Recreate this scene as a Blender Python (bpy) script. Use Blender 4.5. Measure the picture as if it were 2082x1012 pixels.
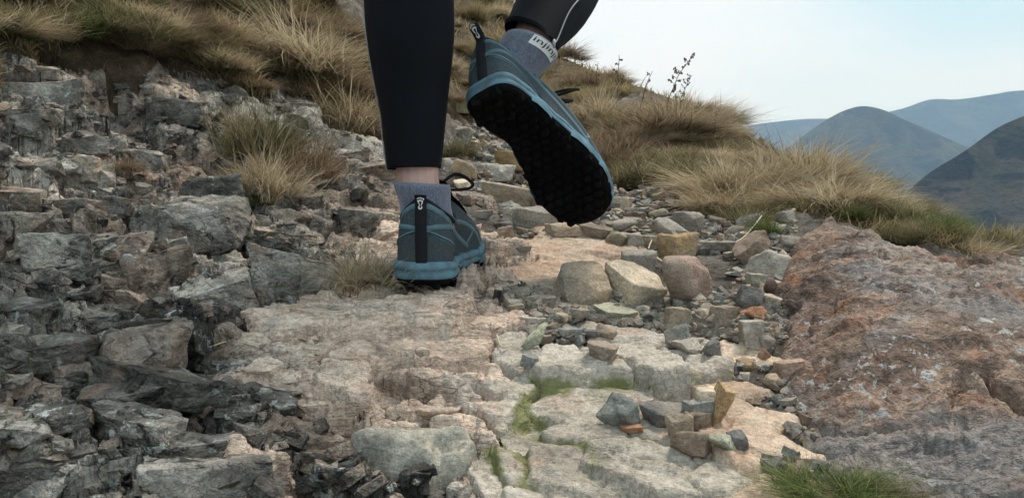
import bpy, bmesh, math, random
import numpy as np
from mathutils import Vector, Matrix

for o in list(bpy.data.objects):
    bpy.data.objects.remove(o)
S = bpy.context.scene
COL = S.collection

# ------------------------------------------------------------------ camera
FPX, CU, CV = 1634.0, 1041.0, 506.0          # focal length and centre in photograph pixels
PITCH = math.atan(106.0 / FPX)               # looking slightly down
cam_d = bpy.data.cameras.new('camera')
cam = bpy.data.objects.new('camera', cam_d)
COL.objects.link(cam)
cam_d.sensor_width = 36.0
cam_d.lens = 36.0 * FPX / 2082.0
cam_d.clip_start = 0.02
cam_d.clip_end = 60000.0
cam.location = (0, 0, 0)
cam.rotation_euler = (math.pi / 2 - PITCH, 0, 0)
S.camera = cam

# ------------------------------------------------------------------ sky, sun, exposure
SUN_EL, SUN_AZ = math.radians(62), math.radians(40)   # azimuth clockwise from +Y (view direction)
W = bpy.data.worlds.new('World')
S.world = W
W.use_nodes = True
nt = W.node_tree
nt.nodes.clear()
def wn(t, **k):
    n = nt.nodes.new(t)
    for a, b in k.items():
        setattr(n, a, b)
    return n
out = wn('ShaderNodeOutputWorld')
bg = wn('ShaderNodeBackground'); bg.inputs['Strength'].default_value = 0.056
sky = wn('ShaderNodeTexSky', sky_type='NISHITA', sun_disc=False)
sky.sun_elevation = SUN_EL; sky.sun_rotation = SUN_AZ
sky.altitude = 400; sky.air_density = 1.0; sky.dust_density = 2.0; sky.ozone_density = 1.2
tc = wn('ShaderNodeTexCoord')
mp = wn('ShaderNodeMapping'); mp.inputs['Scale'].default_value = (0.8, 0.8, 3.2)
mp.inputs['Location'].default_value = (1.35, 0.6, 0.4)
nz = wn('ShaderNodeTexNoise'); nz.inputs['Scale'].default_value = 1.6; nz.inputs['Detail'].default_value = 3
nz.inputs['Roughness'].default_value = 0.45
rp = wn('ShaderNodeValToRGB')
rp.color_ramp.elements[0].position = 0.40; rp.color_ramp.elements[0].color = (5.0, 7.5, 8.7, 1)
rp.color_ramp.elements[1].position = 0.58; rp.color_ramp.elements[1].color = (8.8, 9.3, 9.6, 1)
mx = wn('ShaderNodeMix', data_type='RGBA'); mx.inputs['Factor'].default_value = 0.86
nt.links.new(tc.outputs['Generated'], mp.inputs['Vector'])
nt.links.new(mp.outputs['Vector'], nz.inputs['Vector'])
nt.links.new(nz.outputs['Fac'], rp.inputs['Fac'])
nt.links.new(sky.outputs['Color'], mx.inputs['A'])
nt.links.new(rp.outputs['Color'], mx.inputs['B'])
nt.links.new(mx.outputs['Result'], bg.inputs['Color'])
nt.links.new(bg.outputs['Background'], out.inputs['Surface'])

sun_d = bpy.data.lights.new('sun', 'SUN')
sun_d.energy = 1.5
sun_d.angle = math.radians(11)
sun_d.color = (1.0, 0.93, 0.84)
sun = bpy.data.objects.new('sun', sun_d)
COL.objects.link(sun)
sdir = Vector((math.sin(SUN_AZ) * math.cos(SUN_EL), math.cos(SUN_AZ) * math.cos(SUN_EL), math.sin(SUN_EL)))
sun.rotation_euler = (-sdir).to_track_quat('-Z', 'Y').to_euler()
sun.location = (0, 0, 40)

S.view_settings.view_transform = 'Standard'
S.view_settings.look = 'None'
S.view_settings.exposure = 1.15
S.view_settings.gamma = 1.0
S.view_settings.use_curve_mapping = False
S.render.engine = 'CYCLES'
S.cycles.use_denoising = True
S.cycles.use_adaptive_sampling = True
S.cycles.adaptive_threshold = 0.02
S.cycles.max_bounces = 6
S.cycles.diffuse_bounces = 2
S.cycles.volume_bounces = 2
S.cycles.transparent_max_bounces = 6

# ------------------------------------------------------------------ helpers
rng = np.random.default_rng(7)
random.seed(7)

def ray(u, v):
    """direction (with y = 1) through a pixel of the photograph"""
    a = (u - CU) / FPX; b = (CV - v) / FPX
    cp, sp = math.cos(PITCH), math.sin(PITCH)
    y = cp + b * sp; z = -sp + b * cp
    return np.array((a / y, 1.0, z / y))
def PX(u, v, Y):
    return Vector(ray(u, v) * Y)
def project(x, y, z):
    cp, sp = math.cos(PITCH), math.sin(PITCH)
    d = y * cp - z * sp; h = y * sp + z * cp
    d = np.maximum(d, 1e-4)
    return CU + FPX * x / d, CV - FPX * h / d

def link(o, parent=None):
    COL.objects.link(o)
    if parent is not None:
        o.parent = parent
    return o
def tag(o, label=None, cat=None, group=None, kind=None):
    if label: o['label'] = label
    if cat: o['category'] = cat
    if group: o['group'] = group
    if kind: o['kind'] = kind
    return o
def empty(name, loc=(0, 0, 0)):
    o = bpy.data.objects.new(name, None)
    o.location = loc
    o.empty_display_size = 0.05
    return link(o)
def np_mesh(name, co, faces, mat=None, smooth=True):
    """co (n,3); faces (m,k) array with k = 3 or 4"""
    me = bpy.data.meshes.new(name)
    co = np.ascontiguousarray(co, dtype=np.float32)
    faces = np.ascontiguousarray(faces, dtype=np.int32)
    m, k = faces.shape
    me.vertices.add(len(co)); me.vertices.foreach_set('co', co.ravel())
    me.loops.add(m * k); me.loops.foreach_set('vertex_index', faces.ravel())
    me.polygons.add(m)
    me.polygons.foreach_set('loop_start', np.arange(0, m * k, k, dtype=np.int32))
    me.polygons.foreach_set('loop_total', np.full(m, k, dtype=np.int32))
    me.polygons.foreach_set('use_smooth', np.full(m, smooth, dtype=bool))
    me.update(calc_edges=True)
    if mat: me.materials.append(mat)
    return me
def mesh_obj(name, co, faces, mat=None, parent=None, smooth=True):
    return link(bpy.data.objects.new(name, np_mesh(name, co, faces, mat, smooth)), parent)
def pymesh(name, verts, faces, mat=None, parent=None, smooth=True):
    me = bpy.data.meshes.new(name)
    me.from_pydata([tuple(v) for v in verts], [], faces)
    if smooth:
        me.polygons.foreach_set('use_smooth', np.ones(len(me.polygons), dtype=bool))
    me.update()
    if mat: me.materials.append(mat)
    return link(bpy.data.objects.new(name, me), parent)

def hsh(ix, iy, iz, seed):
    h = (ix.astype(np.uint32) * np.uint32(374761393) + iy.astype(np.uint32) * np.uint32(668265263)
         + iz.astype(np.uint32) * np.uint32(2246822519) + np.uint32((seed * 3266489917) & 0xffffffff))
    h ^= h >> np.uint32(15); h *= np.uint32(2246822519)
    h ^= h >> np.uint32(13); h *= np.uint32(3266489917)
    h ^= h >> np.uint32(16)
    return (h >> np.uint32(8)).astype(np.float32) * np.float32(1 / 16777216.0)
def vnoise(x, y, z, seed=0):
    x = np.asarray(x, np.float32); y = np.asarray(y, np.float32); z = np.asarray(z, np.float32)
    x, y, z = np.broadcast_arrays(x, y, z)
    fx, fy, fz = np.floor(x), np.floor(y), np.floor(z)
    ix, iy, iz = fx.astype(np.int32), fy.astype(np.int32), fz.astype(np.int32)
    tx, ty, tz = x - fx, y - fy, z - fz
    tx = tx * tx * (3 - 2 * tx); ty = ty * ty * (3 - 2 * ty); tz = tz * tz * (3 - 2 * tz)
    r = 0
    for a in (0, 1):
        wx = tx if a else 1 - tx
        for b in (0, 1):
            wy = ty if b else 1 - ty
            for c in (0, 1):
                wz = tz if c else 1 - tz
                r = r + wx * wy * wz * hsh(ix + a, iy + b, iz + c, seed)
    return r * 2 - 1
def vnoise2(x, y, seed=0):
    x = np.asarray(x, np.float32); y = np.asarray(y, np.float32)
    fx, fy = np.floor(x), np.floor(y)
    ix, iy = fx.astype(np.int32), fy.astype(np.int32)
    tx, ty = x - fx, y - fy
    tx = tx * tx * (3 - 2 * tx); ty = ty * ty * (3 - 2 * ty)
    zz = np.zeros_like(ix)
    a = hsh(ix, iy, zz, seed); b = hsh(ix + 1, iy, zz, seed)
    c = hsh(ix, iy + 1, zz, seed); d = hsh(ix + 1, iy + 1, zz, seed)
    return ((a * (1 - tx) + b * tx) * (1 - ty) + (c * (1 - tx) + d * tx) * ty) * 2 - 1
def fbm2(x, y, oct=4, seed=0, gain=0.5):
    r = 0; a = 1.0
    for i in range(oct):
        r = r + a * vnoise2(x * 2 ** i + 17.3 * i, y * 2 ** i - 9.1 * i, seed + i)
        a *= gain
    return r
def fbm3(x, y, z, oct=3, seed=0, gain=0.5):
    r = 0; a = 1.0
    for i in range(oct):
        r = r + a * vnoise(x * 2 ** i + 7.7 * i, y * 2 ** i, z * 2 ** i, seed + i)
        a *= gain
    return r
def sstep(a, b, x):
    t = np.clip((x - a) / (b - a), 0, 1)
    return t * t * (3 - 2 * t)
def facet(x, y, seed, tx=0.3, ty0=-0.25, ty=0.25, off=0.35, w=0.22, gap=0.0):
    """broken-stone relief: jittered cells, each with its own plane; continuous across narrow edges.
    x, y in units of cells; height in units of cells"""
    ix0, iy0 = np.floor(x).astype(np.int32), np.floor(y).astype(np.int32)
    d1 = np.full(x.shape, 9e9, np.float32); d2 = d1.copy()
    h1 = np.zeros(x.shape, np.float32); h2 = h1.copy()
    for a in (-1, 0, 1):
        for b in (-1, 0, 1):
            ix, iy = ix0 + a, iy0 + b
            z0 = np.zeros_like(ix)
            cx = ix + hsh(ix, iy, z0, seed); cy = iy + hsh(ix, iy, z0 + 1, seed)
            dx, dy = x - cx, y - cy
            d = dx * dx + dy * dy
            h = (off * (hsh(ix, iy, z0 + 2, seed) - .5) + dx * tx * (hsh(ix, iy, z0 + 3, seed) - .5) * 2
                 + dy * (ty0 + ty * (hsh(ix, iy, z0 + 4, seed) - .5) * 2)).astype(np.float32)
            c1 = d < d1
            c2 = (~c1) & (d < d2)
            h2 = np.where(c1, h1, np.where(c2, h, h2)); d2 = np.where(c1, d1, np.where(c2, d, d2))
            h1 = np.where(c1, h, h1); d1 = np.where(c1, d, d1)
    e = np.sqrt(d2) - np.sqrt(d1)
    m = 0.5 * (1 - sstep(0, w, e))
    r = h1 * (1 - m) + h2 * m
    if gap: r = r - gap * (1 - sstep(0, w * .8, e))
    return r, e
# ------------------------------------------------------------------ materials
def new_mat(name):
    m = bpy.data.materials.new(name); m.use_nodes = True
    t = m.node_tree; t.nodes.clear()
    o = t.nodes.new('ShaderNodeOutputMaterial'); b = t.nodes.new('ShaderNodeBsdfPrincipled')
    t.links.new(b.outputs['BSDF'], o.inputs['Surface'])
    return m, t, b
class NB:
    """small node-building helper"""
    def __init__(s, t): s.t = t
    def n(s, typ, **k):
        x = s.t.nodes.new(typ)
        for a, b in k.items(): setattr(x, a, b)
        return x
    def l(s, a, b): s.t.links.new(a, b)
    def coord(s, kind='Object', scale=(1, 1, 1), loc=(0, 0, 0), rot=(0, 0, 0)):
        if kind == 'Position': c = s.n('ShaderNodeNewGeometry')
        else: c = s.n('ShaderNodeTexCoord')
        m = s.n('ShaderNodeMapping')
        m.inputs['Scale'].default_value = scale; m.inputs['Location'].default_value = loc
        m.inputs['Rotation'].default_value = rot
        s.l(c.outputs[kind], m.inputs['Vector']); return m.outputs['Vector']
    def noise(s, vec, scale, detail=4, rough=.55, dist=0.0):
        x = s.n('ShaderNodeTexNoise'); x.inputs['Scale'].default_value = scale
        x.inputs['Detail'].default_value = detail; x.inputs['Roughness'].default_value = rough
        x.inputs['Distortion'].default_value = dist
        s.l(vec, x.inputs['Vector']); return x.outputs['Fac']
    def ramp(s, fac, stops, interp='LINEAR'):
        r = s.n('ShaderNodeValToRGB'); cr = r.color_ramp; cr.interpolation = interp
        while len(cr.elements) < len(stops): cr.elements.new(.5)
        for e, (p, c) in zip(cr.elements, stops):
            e.position = p; e.color = (c, c, c, 1) if isinstance(c, (int, float)) else (*c, 1)
        s.l(fac, r.inputs['Fac']); return r.outputs['Color']
    def mix(s, fac, a, b, mode='MIX'):
        m = s.n('ShaderNodeMix', data_type='RGBA', blend_type=mode)
        for sock, v in ((m.inputs['Factor'], fac), (m.inputs['A'], a), (m.inputs['B'], b)):
            if isinstance(v, (int, float)): sock.default_value = v
            elif isinstance(v, tuple): sock.default_value = (*v, 1)
            else: s.l(v, sock)
        return m.outputs['Result']
    def math(s, op, a, b=0.0):
        m = s.n('ShaderNodeMath', operation=op)
        for sock, v in ((m.inputs[0], a), (m.inputs[1], b)):
            if isinstance(v, (int, float)): sock.default_value = v
            else: s.l(v, sock)
        return m.outputs[0]
    def bump(s, h, strength, dist, normal=None):
        b = s.n('ShaderNodeBump'); b.inputs['Strength'].default_value = strength
        b.inputs['Distance'].default_value = dist
        s.l(h, b.inputs['Height'])
        if normal is not None: s.l(normal, b.inputs['Normal'])
        return b.outputs['Normal']

def rock_mat(name, c_dark, c_mid, c_lite, patch=None, patch_at=.6, lichen=.0, lichen_col=(.46, .48, .44),
             stain=.3, stain_col=(.035, .034, .03), moss=0.0, scale=1.0, bump=1.0, rand=.25, wrinkle=(1, 1, 2.2),
             cracks=.5, rough=.85, coords='Position', grain=.35, strata=.6, chips=.6, patch2=None, mid=1.0, crack_scale=26):
    wm = lambda c: tuple(min(q * w_, .8) for q, w_ in zip(c, (1.09, 1.0, .90)))
    c_dark, c_mid, c_lite = wm(c_dark), wm(c_mid), wm(c_lite)
    if patch: patch = wm(patch)
    m, t, b = new_mat(name); k = NB(t)
    v = k.coord(coords, (scale, scale, scale))
    vw = k.coord(coords, tuple(scale * q for q in wrinkle), rot=(.12, .2, .3))
    big = k.noise(v, 7, 3, .6, .4)
    midn = k.noise(vw, 34, 5, .66, .6)
    fine = k.noise(v, 210, 3, .7)
    sp = k.noise(v, 620, 1, .6)
    f = k.math('ADD', k.math('MULTIPLY', big, .55), k.math('MULTIPLY', midn, .45))
    col = k.ramp(f, [(.37, c_dark), (.5, c_mid), (.62, c_lite)])
    if patch:
        pm = k.ramp(k.noise(v, 11, 5, .6, .8), [(patch_at - .05, 0.0), (patch_at + .05, 1.0)])
        col = k.mix(k.math('MULTIPLY', pm, .75), col, patch)
    if patch2:
        p2 = k.ramp(k.noise(v, 4.2, 6, .62, .9), [(.47, 0.0), (.6, 1.0)])
        col = k.mix(k.math('MULTIPLY', p2, .7), col, k.mix(midn, tuple(q * .6 for q in patch2), tuple(q * 1.35 for q in patch2)))
    if stain:
        sm = k.ramp(k.noise(vw, 26, 5, .72, 1.2), [(.36, 1.0), (.46, 0.0)])
        col = k.mix(k.math('MULTIPLY', sm, stain), col, stain_col)
    col = k.mix(.9, col, k.ramp(fine, [(.28, 1 - grain), (.5, 1.0), (.72, 1 + grain)]), 'MULTIPLY')
    col = k.mix(.6, col, k.ramp(sp, [(.3, .75), (.5, 1.0), (.72, 1.3)]), 'MULTIPLY')
    hcr = None
    if cracks:
        vo = k.n('ShaderNodeTexVoronoi', feature='DISTANCE_TO_EDGE'); vo.inputs['Scale'].default_value = crack_scale
        nn = k.n('ShaderNodeTexNoise'); nn.inputs['Scale'].default_value = 30; nn.inputs['Detail'].default_value = 4
        k.l(vw, nn.inputs['Vector'])
        wv = k.mix(.07, vw, nn.outputs['Color'], 'ADD')
        k.l(wv, vo.inputs['Vector'])
        hcr = k.ramp(vo.outputs['Distance'], [(0.0, 0.0), (.035, 1.0)])
        gate = k.ramp(k.noise(v, 14, 2), [(.52, 0.0), (.64, 1.0)])
        inv = k.math('MULTIPLY', k.math('SUBTRACT', 1.0, hcr), gate)
        col = k.mix(k.math('MULTIPLY', inv, cracks), col, stain_col)
    if lichen:
        lm = k.ramp(k.noise(v, 75, 4, .7, .5), [(.56, 0.0), (.62, 1.0)])
        lg = k.ramp(k.noise(v, 9, 3, .6), [(.44, 0.0), (.6, 1.0)])
        col = k.mix(k.math('MULTIPLY', k.math('MULTIPLY', lm, lg), lichen), col, lichen_col)
    if moss:
        mm = k.ramp(k.noise(v, 9.5, 6, .68, .6), [(.60 - .16 * moss, 0.0), (.74 - .16 * moss, 1.0)])
        mossc = k.mix(fine, (.10, .11, .035), (.22, .225, .08))
        col = k.mix(k.math('MULTIPLY', mm, .7), col, mossc)
        ja = k.n('ShaderNodeAttribute'); ja.attribute_name = 'moss'
        jm = k.ramp(k.math('MULTIPLY', ja.outputs['Fac'], k.math('ADD', k.noise(v, 30, 4, .7), .35)), [(.28, 0.0), (.5, 1.0)])
        col = k.mix(k.math('MULTIPLY', jm, .9), col, mossc)
    if rand:
        oi = k.n('ShaderNodeObjectInfo')
        hs = k.n('ShaderNodeHueSaturation')
        k.l(k.math('ADD', k.math('MULTIPLY', oi.outputs['Random'], rand * 2), 1 - rand), hs.inputs['Value'])
        k.l(col, hs.inputs['Color']); col = hs.outputs['Color']
    k.l(col, b.inputs['Base Color'])
    b.inputs['Roughness'].default_value = rough
    b.inputs['Specular IOR Level'].default_value = .3
    vs = k.coord(coords, (scale, scale, scale * 4), rot=(.16, -.10, 0))
    strat = k.noise(vs, 24, 4, .7, 1.0)
    hsum = k.math('ADD', k.math('MULTIPLY', strat, .0036 * strata), k.math('MULTIPLY', midn, .0055 * mid))
    if chips:
        vc = k.n('ShaderNodeTexVoronoi', feature='F1'); vc.inputs['Scale'].default_value = 55
        nn2 = k.n('ShaderNodeTexNoise'); nn2.inputs['Scale'].default_value = 45; nn2.inputs['Detail'].default_value = 3
        k.l(vw, nn2.inputs['Vector']); k.l(k.mix(.05, vw, nn2.outputs['Color'], 'ADD'), vc.inputs['Vector'])
        hsum = k.math('ADD', hsum, k.math('MULTIPLY', vc.outputs['Distance'], -.0035 * chips))
    if chips: # thin flakes: contour steps of a noise field
        fl = k.math('MULTIPLY', k.noise(vw, 38, 3, .55, .5), 9.0)
        fr = k.math('FRACT', fl)
        st_ = k.ramp(fr, [(.0, 1.0), (.12, 0.0), (1.0, 1.0)])
        hsum = k.math('ADD', hsum, k.math('MULTIPLY', st_, .0016 * chips))
    hsum = k.math('ADD', hsum, k.math('MULTIPLY', fine, .0013))
    hsum = k.math('ADD', hsum, k.math('MULTIPLY', sp, .00035))
    if hcr is not None:
        hsum = k.math('SUBTRACT', hsum, k.math('MULTIPLY', inv, .0014 * cracks))
    n3 = k.bump(hsum, min(1.0, .8 * bump), 1.0 * max(1.0, bump) / scale)
    k.l(n3, b.inputs['Normal'])
    return m

def plain_mat(name, col, rough=.7, spec=.3, nscale=0, namt=.2, bump=0, bscale=200, sheen=0, dirt=0):
    m, t, b = new_mat(name); k = NB(t)
    b.inputs['Roughness'].default_value = rough; b.inputs['Specular IOR Level'].default_value = spec
    if sheen:
        b.inputs['Sheen Weight'].default_value = sheen
    v = k.coord('Object')
    if nscale:
        f = k.noise(v, nscale, 5, .6)
        c = k.mix(1.0, col, k.ramp(f, [(.3, 1 - namt), (.7, 1 + namt)]), 'MULTIPLY')
        if dirt:
            dm = k.ramp(k.noise(v, 28, 6, .68, .6), [(.46, 0.0), (.68, 1.0)])
            c = k.mix(k.math('MULTIPLY', dm, dirt), c, (.10, .085, .068))
        k.l(c, b.inputs['Base Color'])
    else:
        b.inputs['Base Color'].default_value = (*col, 1)
    if bump:
        k.l(k.bump(k.noise(v, bscale, 3, .6), bump, .002), b.inputs['Normal'])
    return m

M = {}
# bedrock
M['outcrop'] = rock_mat('grey_outcrop_rock', (.060, .062, .060), (.20, .20, .188), (.46, .455, .43), patch=(.33, .25, .20), patch_at=.64,
                        lichen=.75, stain=.9, stain_col=(.022, .021, .019), bump=1.25, cracks=.7, wrinkle=(.9, 1, 1.4), rand=.22, strata=.35, chips=.6, mid=.65)
M['outcrop_brown'] = rock_mat('brown_outcrop_rock', (.085, .070, .060), (.25, .21, .18), (.45, .40, .345), patch=(.20, .195, .18), patch_at=.56,
                        lichen=.6, stain=.85, stain_col=(.028, .023, .019), bump=1.25, cracks=.7, wrinkle=(.9, 1, 1.4), rand=.2, strata=.35, chips=.6)
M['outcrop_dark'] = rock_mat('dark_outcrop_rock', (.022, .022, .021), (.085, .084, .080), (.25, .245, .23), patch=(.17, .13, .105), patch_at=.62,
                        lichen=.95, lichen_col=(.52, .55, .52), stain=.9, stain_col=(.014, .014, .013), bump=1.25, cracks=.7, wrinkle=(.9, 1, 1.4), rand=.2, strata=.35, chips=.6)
M['grey_slab'] = rock_mat('smooth_grey_green_rock', (.20, .205, .185), (.32, .325, .295), (.44, .44, .40), patch=(.33, .27, .22), patch_at=.64,
                        lichen=.2, stain=.35, stain_col=(.07, .065, .055), bump=.7, cracks=.3, rand=.1, chips=.3)
M['pink'] = rock_mat('pink_slab_rock', (.31, .245, .20), (.52, .435, .375), (.67, .595, .53), patch=(.42, .40, .37), patch_at=.60,
                     lichen=.3, stain=.5, stain_col=(.07, .05, .042), bump=1.0, cracks=.8, wrinkle=(.6, 1.2, 1.8), rand=.10, chips=1.0, strata=.3, mid=.6, crack_scale=22)
M['slab'] = rock_mat('pale_path_slab_rock', (.235, .225, .20), (.37, .36, .33), (.50, .485, .455), patch=(.40, .31, .26), patch_at=.60,
                     lichen=.15, stain=.22, stain_col=(.10, .09, .07), bump=.8, cracks=.5, moss=.35, rand=.12)
M['tan'] = rock_mat('tan_slab_rock', (.30, .235, .185), (.44, .365, .30), (.56, .48, .41), patch=(.42, .29, .22), patch_at=.57,
                    lichen=.15, stain=.3, stain_col=(.11, .085, .06), bump=.6, cracks=.35, moss=.2, rand=.10)
M['boulder'] = rock_mat('rusty_boulder_rock', (.066, .049, .041), (.175, .13, .108), (.33, .27, .225), patch=(.26, .145, .095), patch_at=.60,
                        lichen=.8, lichen_col=(.42, .44, .43), stain=.55, stain_col=(.045, .038, .035), bump=1.1, cracks=.25, wrinkle=(.75, .9, 1.4), rand=0, chips=.7, strata=.3, mid=.7, patch2=(.215, .21, .205))

def soil_mat(name, c1, c2, c3, bump=1.0):
    m, t, b = new_mat(name); k = NB(t)
    v = k.coord('Object')
    f = k.noise(v, 16, 6, .65); g = k.noise(v, 180, 4, .7)
    col = k.ramp(f, [(.35, c1), (.5, c2), (.66, c3)])
    col = k.mix(.9, col, k.ramp(g, [(.3, .55), (.7, 1.45)]), 'MULTIPLY')
    k.l(col, b.inputs['Base Color']); b.inputs['Roughness'].default_value = .95
    b.inputs['Specular IOR Level'].default_value = .15
    k.l(k.bump(g, .8 * bump, .004, k.bump(f, .6 * bump, .02)), b.inputs['Normal'])
    return m
M['soil'] = soil_mat('damp_gravelly_soil', (.055, .045, .036), (.11, .095, .078), (.20, .18, .155))
M['earth'] = soil_mat('peaty_earth', (.045, .033, .022), (.085, .062, .04), (.15, .115, .07))
# ------------------------------------------------------------------ terrain: smooth base through surveyed points
CP = [ # pixel u, v, distance
 (1200,1012,.66),(1200,900,.74),(1200,790,.84),(1200,700,.97),(1200,640,1.10),(1200,580,1.22),(1200,500,1.45),(1250,450,1.75),(1300,400,2.2),(1050,330,3.0),(960,262,4.2),
 (1420,1012,.65),(1420,800,.84),(1420,640,1.08),(1420,520,1.4),(1440,450,1.75),
 (1600,1012,.64),(1600,800,.84),(1590,640,1.07),(1600,520,1.35),
 (1800,1012,.70),(1800,760,.98),(1800,600,1.25),(2082,1012,.68),(2082,760,.96),(2082,600,1.22),(2300,800,.88),(2400,600,1.12),
 (0,1012,.55),(300,1012,.575),(600,1012,.60),(900,1012,.62),(-300,1012,.52),
 (0,800,.66),(300,800,.73),(600,800,.77),(900,800,.80),(-300,800,.60),
 (0,600,.85),(300,600,.94),(500,600,.98),(750,592,1.0),(960,600,1.03),(-300,600,.74),
 (0,450,1.0),(250,450,1.1),(500,450,1.25),(700,450,1.35),(840,440,1.45),(960,500,1.25),
 (0,300,1.15),(250,300,1.35),(500,300,1.6),(700,310,1.9),(780,300,2.3),(-300,300,.95),
 (0,190,1.30),(250,200,1.55),(500,160,1.9),(690,200,2.3),(840,330,2.2),(940,340,2.4),(930,400,1.9),
 (0,60,1.42),(150,100,1.6),(200,0,1.72),(400,0,2.1),(600,0,2.7),(720,0,3.2),(-300,100,1.1),
 (830,200,3.6),(830,60,4.6),(930,205,5.0),(930,100,6.2),(930,0,7.8),(1010,60,7.6),(1040,0,8.6),
 (1130,112,7.0),(1200,165,5.6),(1285,205,4.4),
 (1180,330,3.0),(1240,350,2.7),(1190,250,3.6),(1260,265,3.3),(1340,268,3.1),(1440,300,3.2),
 (1300,385,2.45),(1420,380,2.3),(1360,325,2.75),(1500,322,3.1),(1600,348,3.0),(1700,364,2.8),(1790,412,2.5),(1850,468,2.1),
 (1480,425,2.0),(1560,440,1.8),(1570,380,2.2),(1680,410,2.0),(1760,425,1.9),(1900,485,1.75),(2030,515,1.6),
 (1650,480,1.5),(1850,530,1.45),(2082,560,1.4),
]
CPW = [(-3,.0,.1),(0,0,-.34),(-.8,0,-.10),(1.0,0,-.50),(2.0,.6,-.9),(2.0,2.0,-1.0),(3.,3.,-1.6),(2.3,3.6,-.75),(3.0,5.0,-1.0),(2.2,5.4,-.1),(1.6,7.,.55),
       (1.1,9.0,.75),(0,10.5,2.1),(-2,9,2.7),(-4,9,3.6),(-3,5,2.2),(-3,2.5,1.6),(-2,1.6,.95),(-2,.4,.45),(5,9,-2.2),(4,12,-.8),(0,13,2.6),(-6,13,5.2)]
pts = [PX(u, v, y)[:] for u, v, y in CP] + CPW
pts = np.array(pts, np.float64)
CY = .2
def to_st(x, y):
    y = np.maximum(y + CY, .05)
    return x / y, np.log(y)
cs, ct = to_st(pts[:, 0], pts[:, 1])
cs_ = np.clip(cs * 1.4, -3, 3)
def tps(r2):
    return .5 * r2 * np.log(np.maximum(r2, 1e-12))
Kmat = tps((cs_[:, None] - cs_[None]) ** 2 + (ct[:, None] - ct[None]) ** 2)
n_ = len(pts)
A = np.zeros((n_ + 3, n_ + 3)); A[:n_, :n_] = Kmat + np.eye(n_) * 2e-3
A[:n_, n_] = 1; A[:n_, n_ + 1] = cs_; A[:n_, n_ + 2] = ct; A[n_:, :n_] = A[:n_, n_:].T
zdiv = pts[:, 2] / (pts[:, 1] + CY)
sol = np.linalg.solve(A, np.concatenate([zdiv, np.zeros(3)])).astype(np.float32)
def base_h(x, y):
    x = np.asarray(x, np.float32); y = np.asarray(y, np.float32)
    shp = x.shape
    s, t = to_st(x.ravel(), y.ravel())
    s = np.clip(s * 1.4, -3, 3).astype(np.float32); t = t.astype(np.float32)
    r = sol[n_] + sol[n_ + 1] * s + sol[n_ + 2] * t
    for i in range(n_):
        r2 = np.maximum((s - cs_[i]) ** 2 + (t - ct[i]) ** 2, 1e-12).astype(np.float32)
        r += (.5 * sol[i]) * r2 * np.log(r2)
    return (r * (np.maximum(y.ravel() + CY, .05))).reshape(shp)
YS = np.exp(np.linspace(math.log(.35), math.log(14), 900))
def hit_base(u, v):
    r = ray(u, v)
    z = base_h(r[0] * YS, YS)
    below = r[2] * YS < z
    i = int(np.argmax(below)) if below.any() else len(YS) - 1
    return r * YS[i]

# ------------------------------------------------------------------ rock pieces: one seed or several per piece
# u, v, kind, offset (cm), roughness, tilt towards right, tilt away, piece key
SEEDS = []
def sd(kind, lst, rough=None, key=None, off=0.0):
    for q in lst:
        u, v = q[0], q[1]
        o = q[2] if len(q) > 2 else off
        r = q[3] if len(q) > 3 else rough
        SEEDS.append((u, v, kind, o, r, key))
R_ = .75
sd('O', [(40,130,1),(60,205),(150,150,1),(235,215,-4),(330,205,1),(390,260,1.5),(330,165),(60,262,2),(150,290),(40,330,1),(150,335,1),(60,388),(165,390),(275,335),
         (362,350,1.5),(430,300),(310,400,1.5),(420,380),(60,440),(180,430,1),(250,462),(340,450,2.2,.4),(425,440,2.4,.5),(330,500,1),(420,505,-.5),(200,490,1),(90,490),(230,540),(100,545,.5),
         (330,570),(150,600),(30,610,-3),(250,620,-.6),(335,650),(445,590,2.6,.6),(430,640,2),(455,700,-1.2),(60,680,2.4,.5),(150,700,.5),(40,740,2,.5),(130,770),(240,700,.5),(235,745,2,.5),
         (222,800,2,.5),(235,865,.8),(330,740,-1.5),(340,830,-1.5),(420,780),(60,840,.8),(110,900),(40,950,-4),(180,930,.5),(275,920),(355,930),(400,880),(330,990),(200,1000,-1),(80,1000,-4),(440,960,.6),
         (-60,200),(-60,300,1),(-60,420),(-60,560),(-60,700),(-70,850),(-80,980,-2),(-200,300),(-200,450),(-200,600),(-220,760),(-230,930),(-380,500),(-380,750),
         (200,1060,-1),(350,1050),(60,1070),(500,1060),(-100,1080)], R_)
sd('O', [(480,200,1),(560,165),(620,215,1),(520,250,1),(690,265),(600,300),(740,320),(640,350),(700,395,1),(560,420),(600,470,.5),(690,480),(760,430,.5),(520,370),(560,535),(650,515,.5),(610,560,.6),(720,550),
         (500,490,-2)], .7)
sd('O', [(905,345,4),(950,350,3)], .45, 'tanrock')
sd('O', [(945,405,2.5),(905,410,2)], .45, 'tanrock2')
sd('O', [(880,300,3)], .45)
sd('K', [(560,625),(640,615),(700,625),(790,610),(850,615),(910,620),(600,660),(690,660),(770,655),(860,655)], .16, 'topslab', .8)
sd('K', [(965,640,.6),(1000,640,0)], .3, 'topslab_end')
sd('K', [(490,690),(560,700),(640,700)], .22, 'second', .4)
sd('K', [(730,705),(800,700),(880,700),(950,705)], .25, 'second_right', .4)
sd('K', [(470,745,.2),(540,745),(600,745)], .3, 'third')
sd('K', [(680,755),(745,750)], .22, 'third_mid', .9)
sd('K', [(800,765,-2.6)], .5)
sd('K', [(870,745),(930,740),(985,745)], .22, 'third_right', .8)
sd('K', [(870,800),(920,810)], .4, 'fourth_right', .0)
sd('K', [(985,810,.8)], .4)
sd('K', [(640,800,1.2),(720,810,1.2)], .35, 'fourth_mid')
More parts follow.
